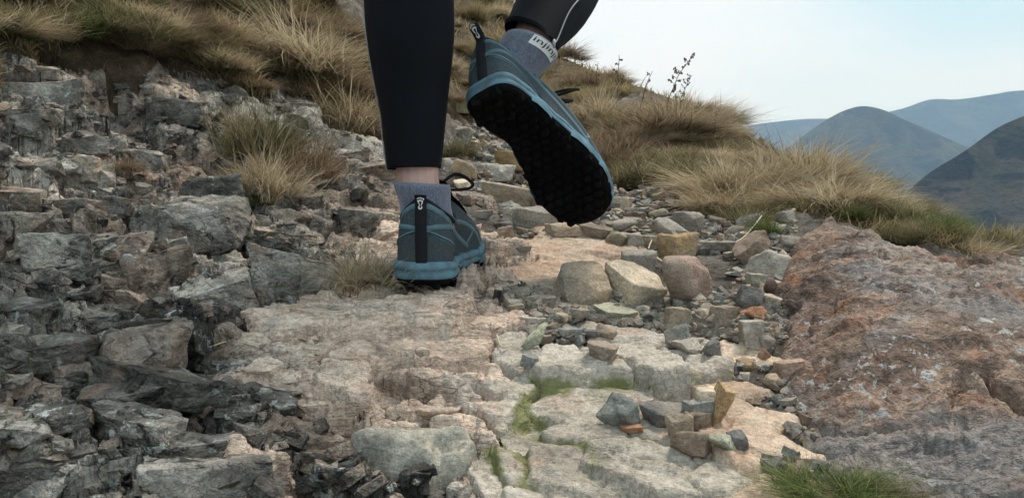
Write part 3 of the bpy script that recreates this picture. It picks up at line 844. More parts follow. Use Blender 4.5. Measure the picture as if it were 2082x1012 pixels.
HERO = [ # u, v, w, h (photo px), form, colour, turn, lean(x,y), seed, label
 (1405,572,138,112,'round','pinkish',.4,(0,.12),3,'largest rounded pink-brown stone sitting on the gravel of the path'),
 (1186,586,98,98,'block','tan',.2,(.1,.1),8,'tan blocky stone with a dark broken face, leaning on the big flat slab'),
 (1287,580,112,84,'slab2','cream',-.5,(.35,.25),5,'cream wedge of stone with a dark edge beside the tan blocky stone'),
 (1382,508,72,54,'block','ochre',.9,(0,0),12,'knobbly ochre stone just behind the largest rounded stone'),
 (1303,536,64,44,'block','grey',.3,(0,0),14,'grey angular stone at the right end of the big flat slab'),
 (1576,538,96,66,'round','pale_grey',.1,(0,.1),15,'smooth pale grey stone leaning against the rusty boulder'),
 (1577,590,54,50,'round','maroon',.6,(0,0),17,'dark maroon stone wedged under the smooth pale grey stone'),
 (1519,612,66,62,'shard','slate',.8,(.1,.1),19,'dark grey jagged stone beside the maroon one'),
 (1563,616,48,34,'slab','cream',.2,(.2,.1),21,'cream flat stone between the maroon and the orange-brown stones'),
 (1536,641,56,30,'round','rust',.05,(0,0),23,'orange-brown oval stone below the dark jagged stone'),
 (1531,683,46,62,'block','pale_grey',.4,(.05,0),24,'tall pale grey block standing near the foot of the rusty boulder'),
 (1377,646,60,42,'block','ochre',.15,(0,0),27,'squarish ochre block below the largest rounded stone'),
 (1430,641,54,44,'round','tan',.7,(0,0),28,'rounded tan stone beside the squarish ochre block'),
 (1474,640,54,48,'block','brown',1.1,(0,0),29,'brownish knobbly stone right of the rounded tan one'),
 (1319,642,36,30,'round','blue_grey',.2,(0,0),31,'small blue-grey rounded stone in the gravel left of the ochre block'),
 (1086,690,52,56,'round','green_grey',.3,(0,0),33,'pale green lichen-covered stone on the slab beside the crevice'),
 (1086,657,52,22,'slab','pale_grey',.5,(.1,0),34,'thin pale flake lying on top of the pale green stone'),
 (1076,737,36,34,'slab','blue_grey',.8,(.3,.2),35,'flat blue-grey stone leaning below the pale green stone'),
 (1232,678,40,30,'shard','brown',.5,(0,0),36,'small dark brown shard lying on the pale slab'),
 (1222,716,56,38,'slab','pinkish',-.4,(.25,.1),37,'pinkish flat stone resting askew on the mossy slab'),
 (1243,733,14,26,'slab','rust',.9,(.9,.2),38,'thin reddish flake on edge beside the pinkish flat stone'),
 (1268,843,78,58,'shard','teal_grey',.3,(.1,.1),41,'teal-grey angular stone alone on the broad mossy slab'),
 (1284,874,36,13,'slab','rust',.1,(0,0),42,'small orange flake under the teal-grey angular stone'),
 (1462,826,50,98,'slab','ochre',.5,(1.25,.25),43,'pointed ochre flagstone standing on edge among the stones'),
 (1362,850,96,34,'slab','slate',-.3,(.12,.1),44,'flat dark slate piece lying by the pointed ochre flagstone'),
 (1384,876,46,52,'block','tan',.3,(0,0),45,'greyish tan stone in front of the flat dark slate'),
 (1414,864,42,40,'block','brown',.8,(0,0),46,'reddish brown stone between the slate and the pointed flagstone'),
 (1411,904,72,50,'round','brown',.2,(0,0),47,'smooth brownish grey stone at the front of the small pile'),
 (1465,906,54,66,'round','green_grey',1.4,(0,0),48,'pale green streaked stone at the front of the small pile'),
 (1501,899,30,34,'block','slate',.5,(0,0),49,'dark blue stone tucked beside the pale green streaked stone'),
 (1436,822,44,50,'block','cream',.2,(0,0),50,'cream stone behind the pointed ochre flagstone'),
 (1420,838,44,40,'block','blue_grey',.9,(0,0),51,'bluish stone propped against the pointed ochre flagstone'),
 (1378,686,58,58,'shard','blue_grey',.4,(.2,.2),53,'upright blue-grey slaty stone on the pale slabs'),
 (1392,707,60,36,'shard','pale_grey',.1,(.2,.1),54,'light grey wedge leaning on the upright slaty stone'),
 (1430,690,54,40,'round','blue_grey',.3,(0,0),55,'bluish rounded stone right of the slaty wedge'),
 (1453,710,46,34,'shard','slate',.9,(.1,.2),56,'dark pointed stone beside the bluish rounded stone'),
 (1254,486,48,32,'round','mossy',.1,(0,0),58,'mossy tan stone at the top edge of the big flat slab'),
 (1322,496,62,34,'slab','mossy',.2,(0,0),59,'long mossy stone behind the grey angular one'),
 (1206,471,66,30,'slab','brown',-.3,(.2,.1),60,'brown tilted flat stone behind the big flat slab'),
 (1287,490,34,24,'block','grey',.5,(0,0),61,'small grey stone between the two mossy stones'),
 (1080,447,90,46,'block','grey',.3,(.1,.1),62,'big grey stone under the toe of the raised shoe'),
 (1030,402,90,52,'slab','tan',.5,(.2,.1),63,'large tan flat-topped stone left of the raised shoe'),
 (1014,353,64,36,'block','pale_grey',.2,(0,0),64,'whitish stone with a dark underside higher up the path'),
 (1044,332,66,44,'slab','ochre',.2,(.1,0),65,'big ochre stone behind the whitish one'),
 (986,438,44,22,'slab','grey',.2,(0,0),66,'small flat grey stone near the toe of the planted shoe'),
 (1040,428,48,36,'shard','blue_grey',.6,(.1,0),67,'blue-grey shard in front of the large flat-topped stone'),
 (1146,466,70,32,'block','tan',.9,(0,0),68,'tan stone under the lugs of the raised shoe'),
 (1406,453,50,42,'block','grey',.4,(0,0),69,'grey cube-like stone near the grassy bank'),
 (1364,471,72,36,'shard','grey',-.5,(.3,.1),70,'long grey shard lying across the gravel'),
 (1441,438,34,26,'block','ochre',.4,(0,0),71,'ochre stone at the foot of the grassy bank'),
 (1258,413,56,30,'slab','cream',.1,(0,0),72,'cream flat-topped stone right of the raised shoe'),
 (1605,757,58,52,'block','pinkish',.3,(0,0),73,'pink broken lump against the rusty boulder'),
 (1468,500,80,24,'slab','grey',.1,(0,0),74,'flat grey slate lying on the gravel'),
 (1531,505,76,66,'slab','brown',.5,(.75,.0),75,'brown slab leaning on the boulder below the green tuft'),
 (1160,636,66,30,'slab','grey',.3,(.1,0),76,'flat grey stone in front of the tan blocky stone'),
 (1252,641,78,34,'slab','green_grey',.1,(.15,.1),77,'flat greenish stone lying in the fine gravel'),
 (1104,617,52,32,'slab','grey',.8,(.1,.1),78,'grey flat stone at the near corner of the big slab'),
 (1661,892,28,20,'round','pale_grey',.3,(0,0),79,'small white pebble at the foot of the rusty boulder'),
 (1060,514,32,14,'slab','slate',.1,(0,0),80,'thin dark flake lying on the big flat slab'),
 (936,222,64,34,'slab','mossy',.2,(0,0),81,'moss-green slab far up the path behind the standing leg'),
 (1404,410,46,24,'slab','pale_grey',.3,(0,0),82,'pale flat stone below the tussock bank'),
 (1290,440,44,20,'slab','brown',.4,(0,0),83,'brown flat stone in the gravel near the shoe'),
 (1340,440,40,22,'round','mossy',.4,(0,0),84,'small mossy cobble in the middle gravel'),
 (1560,700,34,30,'block','grey',.4,(0,0),85,'grey stone in the gap at the boulder edge'),
 (1552,722,26,26,'round','rust',.4,(0,0),86,'reddish pebble in the gap at the boulder edge'),
 (1450,660,36,30,'round','tan',.4,(0,0),88,'tan pebble under the brownish knobbly stone'),
 (1205,688,40,16,'slab','slate',.2,(0,0),89,'dark flat flake behind the pale green stone'),
 (1160,678,46,20,'slab','blue_grey',.1,(0,0),90,'blue-grey flat stone on the pale slab'),
 (1500,560,44,34,'shard','blue_grey',.2,(0,0),91,'slaty stone right of the largest rounded stone'),
 (1540,575,34,30,'block','green_grey',.2,(0,0),92,'small greenish stone left of the maroon one'),
]
occupied = []
for (u, v, w, h, form, colr, turn, lean, seed, lab) in HERO:
    b_ = hit(u, v + h * .36)
    Yd = b_.y
    hw, hh = w / FPX * Yd * .5, h / FPX * Yd * .5
    f2 = 'slab' if form == 'slab2' else form
    hz = max(hh * .95, hw * .25)
    if form == 'slab' and max(abs(lean[0]), abs(lean[1])) < .4: hz = max(hh * .72, hw * .22)
    big_lean = abs(lean[0]) > .6
    if big_lean: sz = (hh * 1.05, hw * .9, hw * .42)
    elif form == 'slab2': sz = (hw, hw * .75, hh * .62)
    else: sz = (hw, hw * .82, hz)
    sz = tuple(q * (1.42 if v > 790 else 1.24) for q in sz)
    if form == 'round': V, F = stone_shape(seed, f2, 4, sz, .09)
    else: V, F = poly_stone(seed, f2, sz, 7, .065)
    o = mesh_obj('stone', V, F, M['st_' + colr])
    o.rotation_euler = (lean[1], lean[0], turn * .5)
    if big_lean: o.rotation_euler = (lean[1], -lean[0], turn * .3)
    o.location = (b_.x, b_.y + hw * .35, b_.z + hh * .62)
    # settle: lowest point a little below the ground
    bpy.context.view_layer.update()
    tag(o, lab, 'stone', 'hand-sized stones lying on the path')
    occupied.append((b_.x, b_.y + hw * .35, hw))

# smaller stones, loose between the big ones
cols_small = ['grey', 'blue_grey', 'pale_grey', 'tan', 'ochre', 'cream', 'brown', 'slate', 'pinkish', 'green_grey', 'maroon']
wts = np.array([.22, .16, .12, .13, .07, .06, .09, .06, .04, .03, .02])
SMALL = {}
for i in range(9):
    form = ['slab', 'block', 'shard', 'slab', 'block', 'round', 'slab', 'shard', 'block'][i]
    sz = (1, [.7, .8, .6][i % 3], [.34, .55, .45][i % 3])
    V, F = stone_shape(200 + i, form, 3, sz, .05) if form == 'round' else poly_stone(200 + i, form, sz, 2, .03)
    SMALL[i] = np_mesh('stone', V, F, M['st_grey'])
small_labels = {
 'grey': 'small grey broken stone lying loose in the path gravel', 'blue_grey': 'small blue-grey slaty stone lying loose in the path gravel',
 'pale_grey': 'small pale grey stone lying loose in the path gravel', 'tan': 'small tan stone lying loose in the path gravel',
 'ochre': 'small yellow-ochre stone lying loose in the path gravel', 'cream': 'small cream stone lying loose in the path gravel',
 'brown': 'small brown stone lying loose in the path gravel', 'slate': 'small dark slate chip lying loose in the path gravel',
 'pinkish': 'small pinkish stone lying loose in the path gravel', 'green_grey': 'small greenish stone lying loose in the path gravel',
 'maroon': 'small maroon stone lying loose in the path gravel'}
gpid = pk[('G', 'G')]
rs = np.random.default_rng(11)
count = 0; tries = 0
zones = [((1020, 1600), (385, 520), .52), ((930, 1160), (265, 420), .2), ((1030, 1560), (600, 660), .2), ((1480, 1620), (480, 800), .08)]
while count < 226 and tries < 4000:
    tries += 1
    q = rs.random(); acc = 0
    for (ur, vr, pz_) in zones:
        acc += pz_
        if q < acc: break
    u, v = rs.uniform(*ur), rs.uniform(*vr)
    p = hit(u, v)
    if kindv(np.array([p.x]), np.array([p.y]))[0] != gpid: continue
    size = (.010 + .020 * rs.random() ** 2.2) * (.8 + .28 * p.y)
    if any((p.x - a) ** 2 + (p.y - b) ** 2 < (r_ * .85 + size * .8) ** 2 for a, b, r_ in occupied): continue
    c_ = cols_small[rs.choice(len(cols_small), p=wts / wts.sum())]; i = int(rs.integers(9))
    o = bpy.data.objects.new('stone', SMALL[i]); link(o); o.material_slots[0].link = 'OBJECT'; o.material_slots[0].material = M['st_' + c_]
    o.scale = (size, size, size * rs.uniform(.8, 1.2))
    o.rotation_euler = (rs.normal(0, .22), rs.normal(0, .22), rs.random() * 6.28)
    o.location = (p.x, p.y, p.z + size * .16)
    sh_ = ['flat', 'blocky', 'jagged', 'flat', 'blocky', 'rounded', 'flat', 'jagged', 'blocky'][i]
    tag(o, small_labels[c_].replace('small', 'small ' + sh_, 1), 'stone', 'small %s %s stones in the path gravel' % (sh_, c_.replace('_', ' ')))
    occupied.append((p.x, p.y, size)); count += 1

# fine gravel: nobody could count it
def scatter_stuff(name, n, zones, smin, smax, mats, seed, filt, nvar=20, flat=.55, sink=.1, bv=.1, smooth=True):
    r = np.random.default_rng(seed)
    var = [poly_stone(seed * 50 + i, ['block', 'slab', 'shard'][i % 3], (1, r.uniform(.6, .95), flat * r.uniform(.7, 1.3)), 0, 0, bv) for i in range(nvar)]
    per = {m_: ([], [], 0) for m_ in mats}
    co = {m_: [] for m_ in mats}; fa = {m_: [] for m_ in mats}; base = {m_: 0 for m_ in mats}
    tot = sum(z[4] for z in zones)
    for (u0, u1, v0, v1, wgt) in zones:
        k = int(n * wgt / tot)
        for _ in range(k):
            p = hit(r.uniform(u0, u1), r.uniform(v0, v1))
            if not filt(p): continue
            m_ = mats[int(r.integers(len(mats)))]
            V, F = var[int(r.integers(nvar))]
            s = (smin + (smax - smin) * r.random() ** 2.5) * (.7 + .3 * p.y)
            a, b, c = r.normal(0, .35), r.normal(0, .35), r.random() * 6.28
            R = np.array((Matrix.Rotation(c, 3, 'Z') @ Matrix.Rotation(a, 3, 'X') @ Matrix.Rotation(b, 3, 'Y')))
            co[m_].append((V @ R.T) * s + np.array((p.x, p.y, p.z + s * sink)))
            fa[m_].append(F + base[m_]); base[m_] += len(V)
    cc, ff, mi = [], [], []; off_ = 0
    for i, m_ in enumerate(mats):
        if not co[m_]: continue
        c_ = np.concatenate(co[m_]); f_ = np.concatenate(fa[m_]) + off_
        cc.append(c_); ff.append(f_); mi.append(np.full(len(f_), i, np.int32)); off_ += len(c_)
    o = mesh_obj(name, np.concatenate(cc), np.concatenate(ff), smooth=smooth)
    for m_ in mats: o.data.materials.append(M[m_])
    o.data.polygons.foreach_set('material_index', np.concatenate(mi))
    return o
isG = lambda p: kindv(np.array([p.x]), np.array([p.y]))[0] == gpid
gravel = scatter_stuff('gravel', 6500, [(1020, 1620, 385, 520, 4), (930, 1160, 262, 420, 2.2), (1030, 1600, 590, 700, 3), (1480, 1680, 480, 1000, 1.2)], .0035, .012,
                       ['st_grey', 'st_blue_grey', 'st_tan', 'st_brown', 'st_slate', 'st_pale_grey'], 5, isG, bv=0, smooth=False)
tag(gravel, 'fine grey and brown gravel filling the path between the stones', 'gravel', kind='stuff')

# ------------------------------------------------------------------ broken blocks standing proud of the outcrop
BL = {}
for i in range(16):
    form = ['slab', 'shard', 'slab', 'block'][i % 4]
    V, F = poly_stone(400 + i, form, (1, [.55, .75, .5, .7][i % 4], [.26, .40, .32, .46][i % 4]), 7, .085, .03)
    BL[i] = np_mesh('rock_block', V, F, M['outcrop'])
rb = np.random.default_rng(23)
def place_block(u, v, size, i, mt, sink=.27):
    p = hit(u, v)
    o = bpy.data.objects.new('rock_block', BL[i]); link(o, outcrop); o.material_slots[0].link = 'OBJECT'; o.material_slots[0].material = M[mt]
    o.scale = (size, size * rb.uniform(.8, 1.1), size * rb.uniform(.7, 1.25))
    o.rotation_euler = (.12 + rb.normal(0, .15), -.09 + rb.normal(0, .12), rb.normal(0, .32) + (math.pi if rb.random() < .5 else 0))
    o.location = (p.x, p.y + size * .25, p.z - size * sink + .004)
nb = 0
while nb < 150:
    u = rb.uniform(-60, 930); v = rb.uniform(130, 1012)
    p = hit(u, v)
    kd = kindv(np.array([p.x]), np.array([p.y]))[0]
    if PKIND[kd] not in 'OK' or p.y > 2.2: continue
    ro = PR[kd]
    if rb.random() > ro * 1.05 - .08: continue
    size = (.022 + .052 * rb.random() ** 1.8) * (.75 + .3 * p.y)
    if PKIND[kd] == 'K': size *= .55
    place_block(u, v, size, int(rb.integers(16)), ('outcrop_dark' if v > 620 and rb.random() < .55 else 'outcrop_brown' if rb.random() < .35 else 'outcrop') if PKIND[kd] == 'O' else 'pink')
    nb += 1
oids = np.array([i for i in range(NP) if PKIND[i] in 'OK'])
def isO(p):
    k = kindv(np.array([p.x]), np.array([p.y]))[0]
    return PKIND[k] == 'O' and rb.random() < PR[k] * 1.1 - .1 and p.y < 2.2
rub = scatter_stuff('rock_chips', 1200, [(-60, 500, 150, 1012, 6), (480, 780, 160, 590, 2), (440, 1000, 780, 1012, 3)], .006, .022, ['outcrop', 'outcrop', 'outcrop_dark', 'outcrop_brown'], 9, isO, flat=.36, sink=-.06, bv=0, smooth=False)
rub.parent = outcrop; tag(rub, kind='stuff')

# ------------------------------------------------------------------ the rusty boulder on the right
BE = [(1562,640,1.05),(1580,560,1.17),(1604,500,1.27),(1640,455,1.33),(1688,428,1.36),(1760,448,1.30),(1830,488,1.20),(1900,506,1.16),(2000,508,1.13),(2082,510,1.10),
      (2300,540,1.02),(2520,700,.86),(2560,1000,.64),(2300,1130,.54),(2000,1140,.54),(1800,1120,.57),(1700,1040,.62),(1668,940,.70),(1615,860,.78),(1572,770,.88),(1560,700,.96)]
BI = [(1800,1000,.63),(1800,760,.79),(1800,600,.94),(1800,500,1.1),(2082,1000,.61),(2082,760,.77),(2082,620,.92),(1680,700,.88),(1680,560,1.07),(1950,860,.70),(1700,880,.74)]
bp = np.array([PX(*q)[:] for q in BE]); bi = np.array([PX(*q)[:] for q in BI])
ap = np.concatenate([bp, bi])
nb_ = len(ap)
Kb = tps((ap[:, None, 0] - ap[None, :, 0]) ** 2 + (ap[:, None, 1] - ap[None, :, 1]) ** 2)
Ab = np.zeros((nb_ + 3, nb_ + 3)); Ab[:nb_, :nb_] = Kb + np.eye(nb_) * 1e-3
Ab[:nb_, nb_] = 1; Ab[:nb_, nb_ + 1:] = ap[:, :2]; Ab[nb_:, :nb_] = Ab[:nb_, nb_:].T
sb_ = np.linalg.solve(Ab, np.concatenate([ap[:, 2], np.zeros(3)]))
i0, i1 = int(np.searchsorted(yc, .42)), int(np.searchsorted(yc, 1.75))
j0, j1 = int(np.searchsorted(scol, .2)), int(np.searchsorted(scol, 1.15))
bX, bY = Xg[i0:i1, j0:j1].astype(np.float64), Yg[i0:i1, j0:j1].astype(np.float64)
bZ = sb_[nb_] + sb_[nb_ + 1] * bX + sb_[nb_ + 2] * bY
for i in range(nb_):
    bZ += sb_[i] * tps((bX - ap[i, 0]) ** 2 + (bY - ap[i, 1]) ** 2)
def poly_sd(x, y, poly):
    d = np.full(x.shape, 1e9); ins = np.zeros(x.shape, bool)
    n = len(poly)
    for i in range(n):
        ax, ay = poly[i]; bx, by = poly[(i + 1) % n]
        ex, ey = bx - ax, by - ay
        t = np.clip(((x - ax) * ex + (y - ay) * ey) / (ex * ex + ey * ey), 0, 1)
        d = np.minimum(d, np.hypot(x - ax - t * ex, y - ay - t * ey))
        c = ((ay > y) != (by > y)) & (x < (bx - ax) * (y - ay) / (by - ay + 1e-12) + ax)
        ins ^= c
    return np.where(ins, d, -d)
wX = bX + .012 * vnoise2(bX * 16, bY * 16, 101) + .005 * vnoise2(bX * 50, bY * 50, 102)
wY = bY + .012 * vnoise2(bX * 16, bY * 16, 103) + .005 * vnoise2(bX * 50, bY * 50, 104)
sdv = poly_sd(wX, wY, bp[:, :2])
rr = .028
tt = np.clip(1 - sdv / rr, 0, 1)
bZ -= rr * (1 - np.sqrt(np.maximum(1 - tt ** 2, 0)))
bZ -= np.where(sdv < 0, np.minimum(-sdv * 5, .16), 0)
hb, eb = facet(bX * 9, bY * 9, 111, .35, -.1, .3, .35, .12, .04)
bZ += hb / 9 * .42
hb, eb = facet((wX * .9 + wY * .4) * 30, (wY - wX * .35) * 34, 113, .5, -.25, .4, .5, .3, .05)
bZ += hb / 30 * .42
hb, eb = facet((wX * .9 + wY * .4) * 90, (wY - wX * .35) * 95, 117, .5, -.2, .5, .6, .3, .05)
bZ += hb / 90 * .5
bZ += .004 * fbm2(bX * 25, bY * 30, 4, 121)
bt = bY + .28 * bX
bZ += .0075 * terr(bt * 22 + fbm2(bX * 6, bY * 9, 3, 211) * 1.8, .16) * sstep(-.3, .3, fbm2(bX * 7, bY * 7, 2, 213))
bZ += .0032 * terr(bt * 62 + fbm2(bX * 16, bY * 22, 3, 215) * 2.0, .25)
bZ += .0016 * terr(bt * 130 + fbm2(bX * 40, bY * 50, 2, 217) * 2.0, .3)
# two long cracks
def crack(pts_, w, dep):
    global bZ
    pl = np.array([PX(*q)[:2] for q in pts_])
    d = np.full(bX.shape, 1e9)
    for a, b in zip(pl[:-1], pl[1:]):
        e = b - a; t = np.clip(((wX - a[0]) * e[0] + (wY - a[1]) * e[1]) / (e @ e), 0, 1)
        d = np.minimum(d, np.hypot(wX - a[0] - t * e[0], wY - a[1] - t * e[1]))
    bZ -= dep * np.exp(-(d / w) ** 2)
crack([(1960,800,.75),(2005,765,.77),(2090,830,.71),(2200,860,.68)], .006, .03)
crack([(1960,800,.75),(1880,840,.72),(1760,870,.73),(1690,880,.75)], .004, .010)
BP = np.stack([bX, bY, bZ], -1).reshape(-1, 3)
nbx = j1 - j0; nby = i1 - i0
ib = np.arange(nbx * nby).reshape(nby, nbx)
qb = np.stack([ib[:-1, :-1], ib[:-1, 1:], ib[1:, 1:], ib[1:, :-1]], -1).reshape(-1, 4)
keep = (sdv.ravel()[qb] > -.05).all(1)
qb = qb[keep]
used, inv = np.unique(qb, return_inverse=True)
boulder = mesh_obj('boulder', BP[used], inv.reshape(-1, 4), M['boulder'])
tag(boulder, 'huge rust-brown boulder with grey lichen and a crack beside the path', 'boulder')
BZG = np.where(sdv > 0, bZ, -9)
# ------------------------------------------------------------------ grass
def grass_mat(name, a, b, c):
    """blade colour picked per blade (vertex attribute 'tone'), paler tips of dead leaf"""
    m, t, bs = new_mat(name); k = NB(t)
    at = k.n('ShaderNodeAttribute'); at.attribute_name = 'tone'
    col = k.ramp(at.outputs['Fac'], [(0.0, a), (.5, b), (1.0, c)])
    oi = k.n('ShaderNodeObjectInfo'); hs = k.n('ShaderNodeHueSaturation')
    k.l(k.math('ADD', k.math('MULTIPLY', oi.outputs['Random'], .3), .85), hs.inputs['Value'])
    k.l(col, hs.inputs['Color'])
    k.l(hs.outputs['Color'], bs.inputs['Base Color'])
    bs.inputs['Roughness'].default_value = .7
    bs.inputs['Specular IOR Level'].default_value = .25
    tr = k.n('ShaderNodeBsdfTranslucent'); k.l(hs.outputs['Color'], tr.inputs['Color'])
    ms = k.n('ShaderNodeMixShader'); ms.inputs[0].default_value = .4
    k.l(bs.outputs['BSDF'], ms.inputs[1]); k.l(tr.outputs['BSDF'], ms.inputs[2])
    k.l(ms.outputs[0], [n for n in t.nodes if n.type == 'OUTPUT_MATERIAL'][0].inputs['Surface'])
    return m
M['straw'] = grass_mat('dry_straw_grass', (.20, .14, .08), (.47, .375, .235), (.68, .59, .42))
M['olive'] = grass_mat('olive_grass', (.06, .06, .028), (.18, .16, .075), (.46, .39, .24))
M['green'] = grass_mat('green_grass', (.045, .075, .018), (.10, .14, .035), (.24, .24, .09))
M['brown'] = grass_mat('brown_dead_grass', (.075, .05, .03), (.23, .16, .10), (.48, .38, .26))
M['moor'] = grass_mat('moorland_grass', (.12, .095, .045), (.28, .22, .11), (.46, .37, .21))

def blades(root, dirv, length, width, droop, tone, seg=4, wob=None):
    """arrays of n blades -> verts, quads/tris as quads, tone per vertex"""
    n = len(root)
    up = np.array((0, 0, 1.0))
    side = np.cross(dirv, up); ln = np.linalg.norm(side, axis=1, keepdims=True)
    side = np.where(ln > 1e-3, side / np.maximum(ln, 1e-6), np.array((1.0, 0, 0)))
    ang = rng.random(n) * 6.28
    s2 = np.cross(side, dirv); s2 /= np.maximum(np.linalg.norm(s2, axis=1, keepdims=True), 1e-6)
    wdir = side * np.cos(ang)[:, None] + s2 * np.sin(ang)[:, None] * .5
    wdir /= np.linalg.norm(wdir, axis=1, keepdims=True)
    pos = root.copy(); d = dirv.copy()
    rows = []
    for i in range(seg + 1):
        t = i / seg
        w = width * (1 - t ** 1.6) * .5 + width * .04
        rows.append(np.stack([pos - wdir * w[:, None], pos + wdir * w[:, None]], 1))
        d = d + np.array((0, 0, -1.0)) * (droop * (.25 + t) / seg)[:, None]
        if wob is not None: d = d + wob * rng.normal(0, 1, d.shape)
        d /= np.linalg.norm(d, axis=1, keepdims=True)
        pos = pos + d * (length / seg)[:, None]
    V = np.stack(rows, 1)                              # n, seg+1, 2, 3
    base = np.arange(n)[:, None] * (seg + 1) * 2
    q = []
    for i in range(seg):
        q.append(base + np.array([2 * i, 2 * i + 1, 2 * i + 3, 2 * i + 2])[None])
    F = np.concatenate(q, 0)
    T = np.repeat(tone, (seg + 1) * 2)
    return V.reshape(-1, 3), F, T
def grass_mesh(name, V, F, T, mat):
    me = np_mesh(name, V, F, mat, True)
    a = me.attributes.new('tone', 'FLOAT', 'POINT'); a.data.foreach_set('value', T.astype(np.float32))
    return me
def tussock_mesh(seed, n, rad, h, mat, spread=.9, droop=1.5, width=.0022, seg=4):
    r = np.random.default_rng(seed)
    nc_ = 16; ca = r.random(nc_) * 6.283; cq = np.sqrt(r.random(nc_)) * rad
    cl = np.stack([np.cos(ca) * cq, np.sin(ca) * cq], -1); lean = r.normal(0, .38, (nc_, 2)) + cl / rad * spread * .7
    ci = r.integers(nc_, size=n); ch = r.uniform(.55, 1.15, nc_)[ci]; ct_ = r.normal(0, .16, nc_)[ci]
    xy = cl[ci] + r.normal(0, .085 * rad * 2, (n, 2)); q = np.linalg.norm(xy, axis=1)
    root = np.stack([xy[:, 0], xy[:, 1], -.05 - .03 * r.random(n) + .22 * h * np.clip(1 - (q / rad) ** 2, -.2, 1)], -1)
    d = np.concatenate([lean[ci] + r.normal(0, .34, (n, 2)), np.ones((n, 1))], 1); d /= np.linalg.norm(d, axis=1, keepdims=True)
    L = h * ch * r.uniform(.35, 1.2, n)
    V, F, T = blades(root, d, L, width * r.uniform(.5, 1.4, n), droop * r.uniform(.1, 1.5, n), np.clip(r.normal(.5, .26, n) + ct_, 0, 1), seg, .12)
    return grass_mesh('grass_tussock', V, F, T, M[mat])
TM = {}
for k_ in ('straw', 'olive', 'green', 'brown', 'moor'):
    for i in range(3):
        TM[(k_, i)] = tussock_mesh(900 + i * 7 + len(TM), 1500, .5, 1.0, k_, [.95, .8, 1.25][i], [1.6, 1.1, 2.2][i], .011)
# (unit tussocks: half a unit in radius, one unit tall; scaled where they grow)
rt = np.random.default_rng(51)
def tussock(p, w, h, kind, label, group, var=None, lean=(0, 0)):
    o = bpy.data.objects.new('grass_tussock', TM[(kind, int(rt.integers(3)) if var is None else var)]); link(o)
    o.location = p; o.scale = (w, w, h)
    o.rotation_euler = (lean[1], lean[0], rt.random() * 6.28)
    tag(o, label, 'grass', group)
    return o
NAMED = [ # u, v of the foot, width px, height px, kind, variant, label
 (522,325,125,140,'olive',1,'green-tinged tussock sprouting from a crack in the grey outcrop'),
 (545,408,125,120,'straw',0,'yellow tussock growing just below the green-tinged one on the outcrop'),
 (622,365,140,115,'brown',0,'brownish tussock beside the yellow one on the outcrop'),
 (715,268,150,105,'straw',2,'straw tussock overhanging a dark hollow beside the standing leg'),
 (595,145,210,130,'straw',0,'broad yellow tussock on top of the outcrop'),
 (738,584,150,105,'straw',0,'flattened straw tuft lying behind the heel of the planted shoe'),
 (505,420,60,30,'green',0,'short green tuft at the foot of the yellow tussock'),
 (250,362,60,36,'brown',2,'small orange-brown tuft in a crevice of the outcrop'),
 (925,318,70,50,'olive',0,'small olive tuft by the path behind the standing leg'),
 (1565,488,62,44,'green',1,'short bright green tuft beside the top of the rusty boulder'),
 (1535,462,100,60,'olive',0,'olive tuft at the edge of the gravel near the boulder'),
 (1330,272,170,55,'brown',0,'big brown tussock cresting the bank beside the path'),
 (1300,378,170,75,'olive',0,'dark olive tussock hanging over the gravel edge'),
 (1400,372,150,72,'olive',2,'olive-brown tussock next to the dark olive one at the gravel edge'),
 (1560,388,180,85,'straw',0,'big straw tussock on the bank above the boulder'),
 (1520,420,150,80,'straw',2,'drooping straw tussock at the foot of the bank'),
 (1225,255,110,85,'straw',0,'pale tussock on the bank just behind the raised shoe'),
 (1620,372,170,100,'straw',1,'tall pale straw tussock on the crest above the boulder'),
 (1680,420,150,80,'straw',0,'pale straw tussock just above the top of the boulder'),
 (1470,395,150,85,'straw',0,'pale tussock where the high bank meets the low one'),
 (1250,345,120,80,'brown',0,'brown tussock over dark earth at the path edge'),
 (1390,275,140,75,'straw',1,'upright pale tussock near the dry weeds'),
 (1960,512,120,70,'straw',0,'yellow tuft showing behind the rusty boulder against the valley'),
 (2015,512,60,40,'brown',2,'small buff tuft behind the boulder at the valley edge'),
]
for (u, v, w, h, kd, var, lab) in NAMED:
    p = hit(u, v)
    if 'boulder' in lab and 'behind' in lab: p = PX(u, v + 12, 1.55)
    Yd = p.y
    tussock(p, w / FPX * Yd * .95, h / FPX * Yd * 1.0, kd, lab, 'tussocks one can tell apart', var)
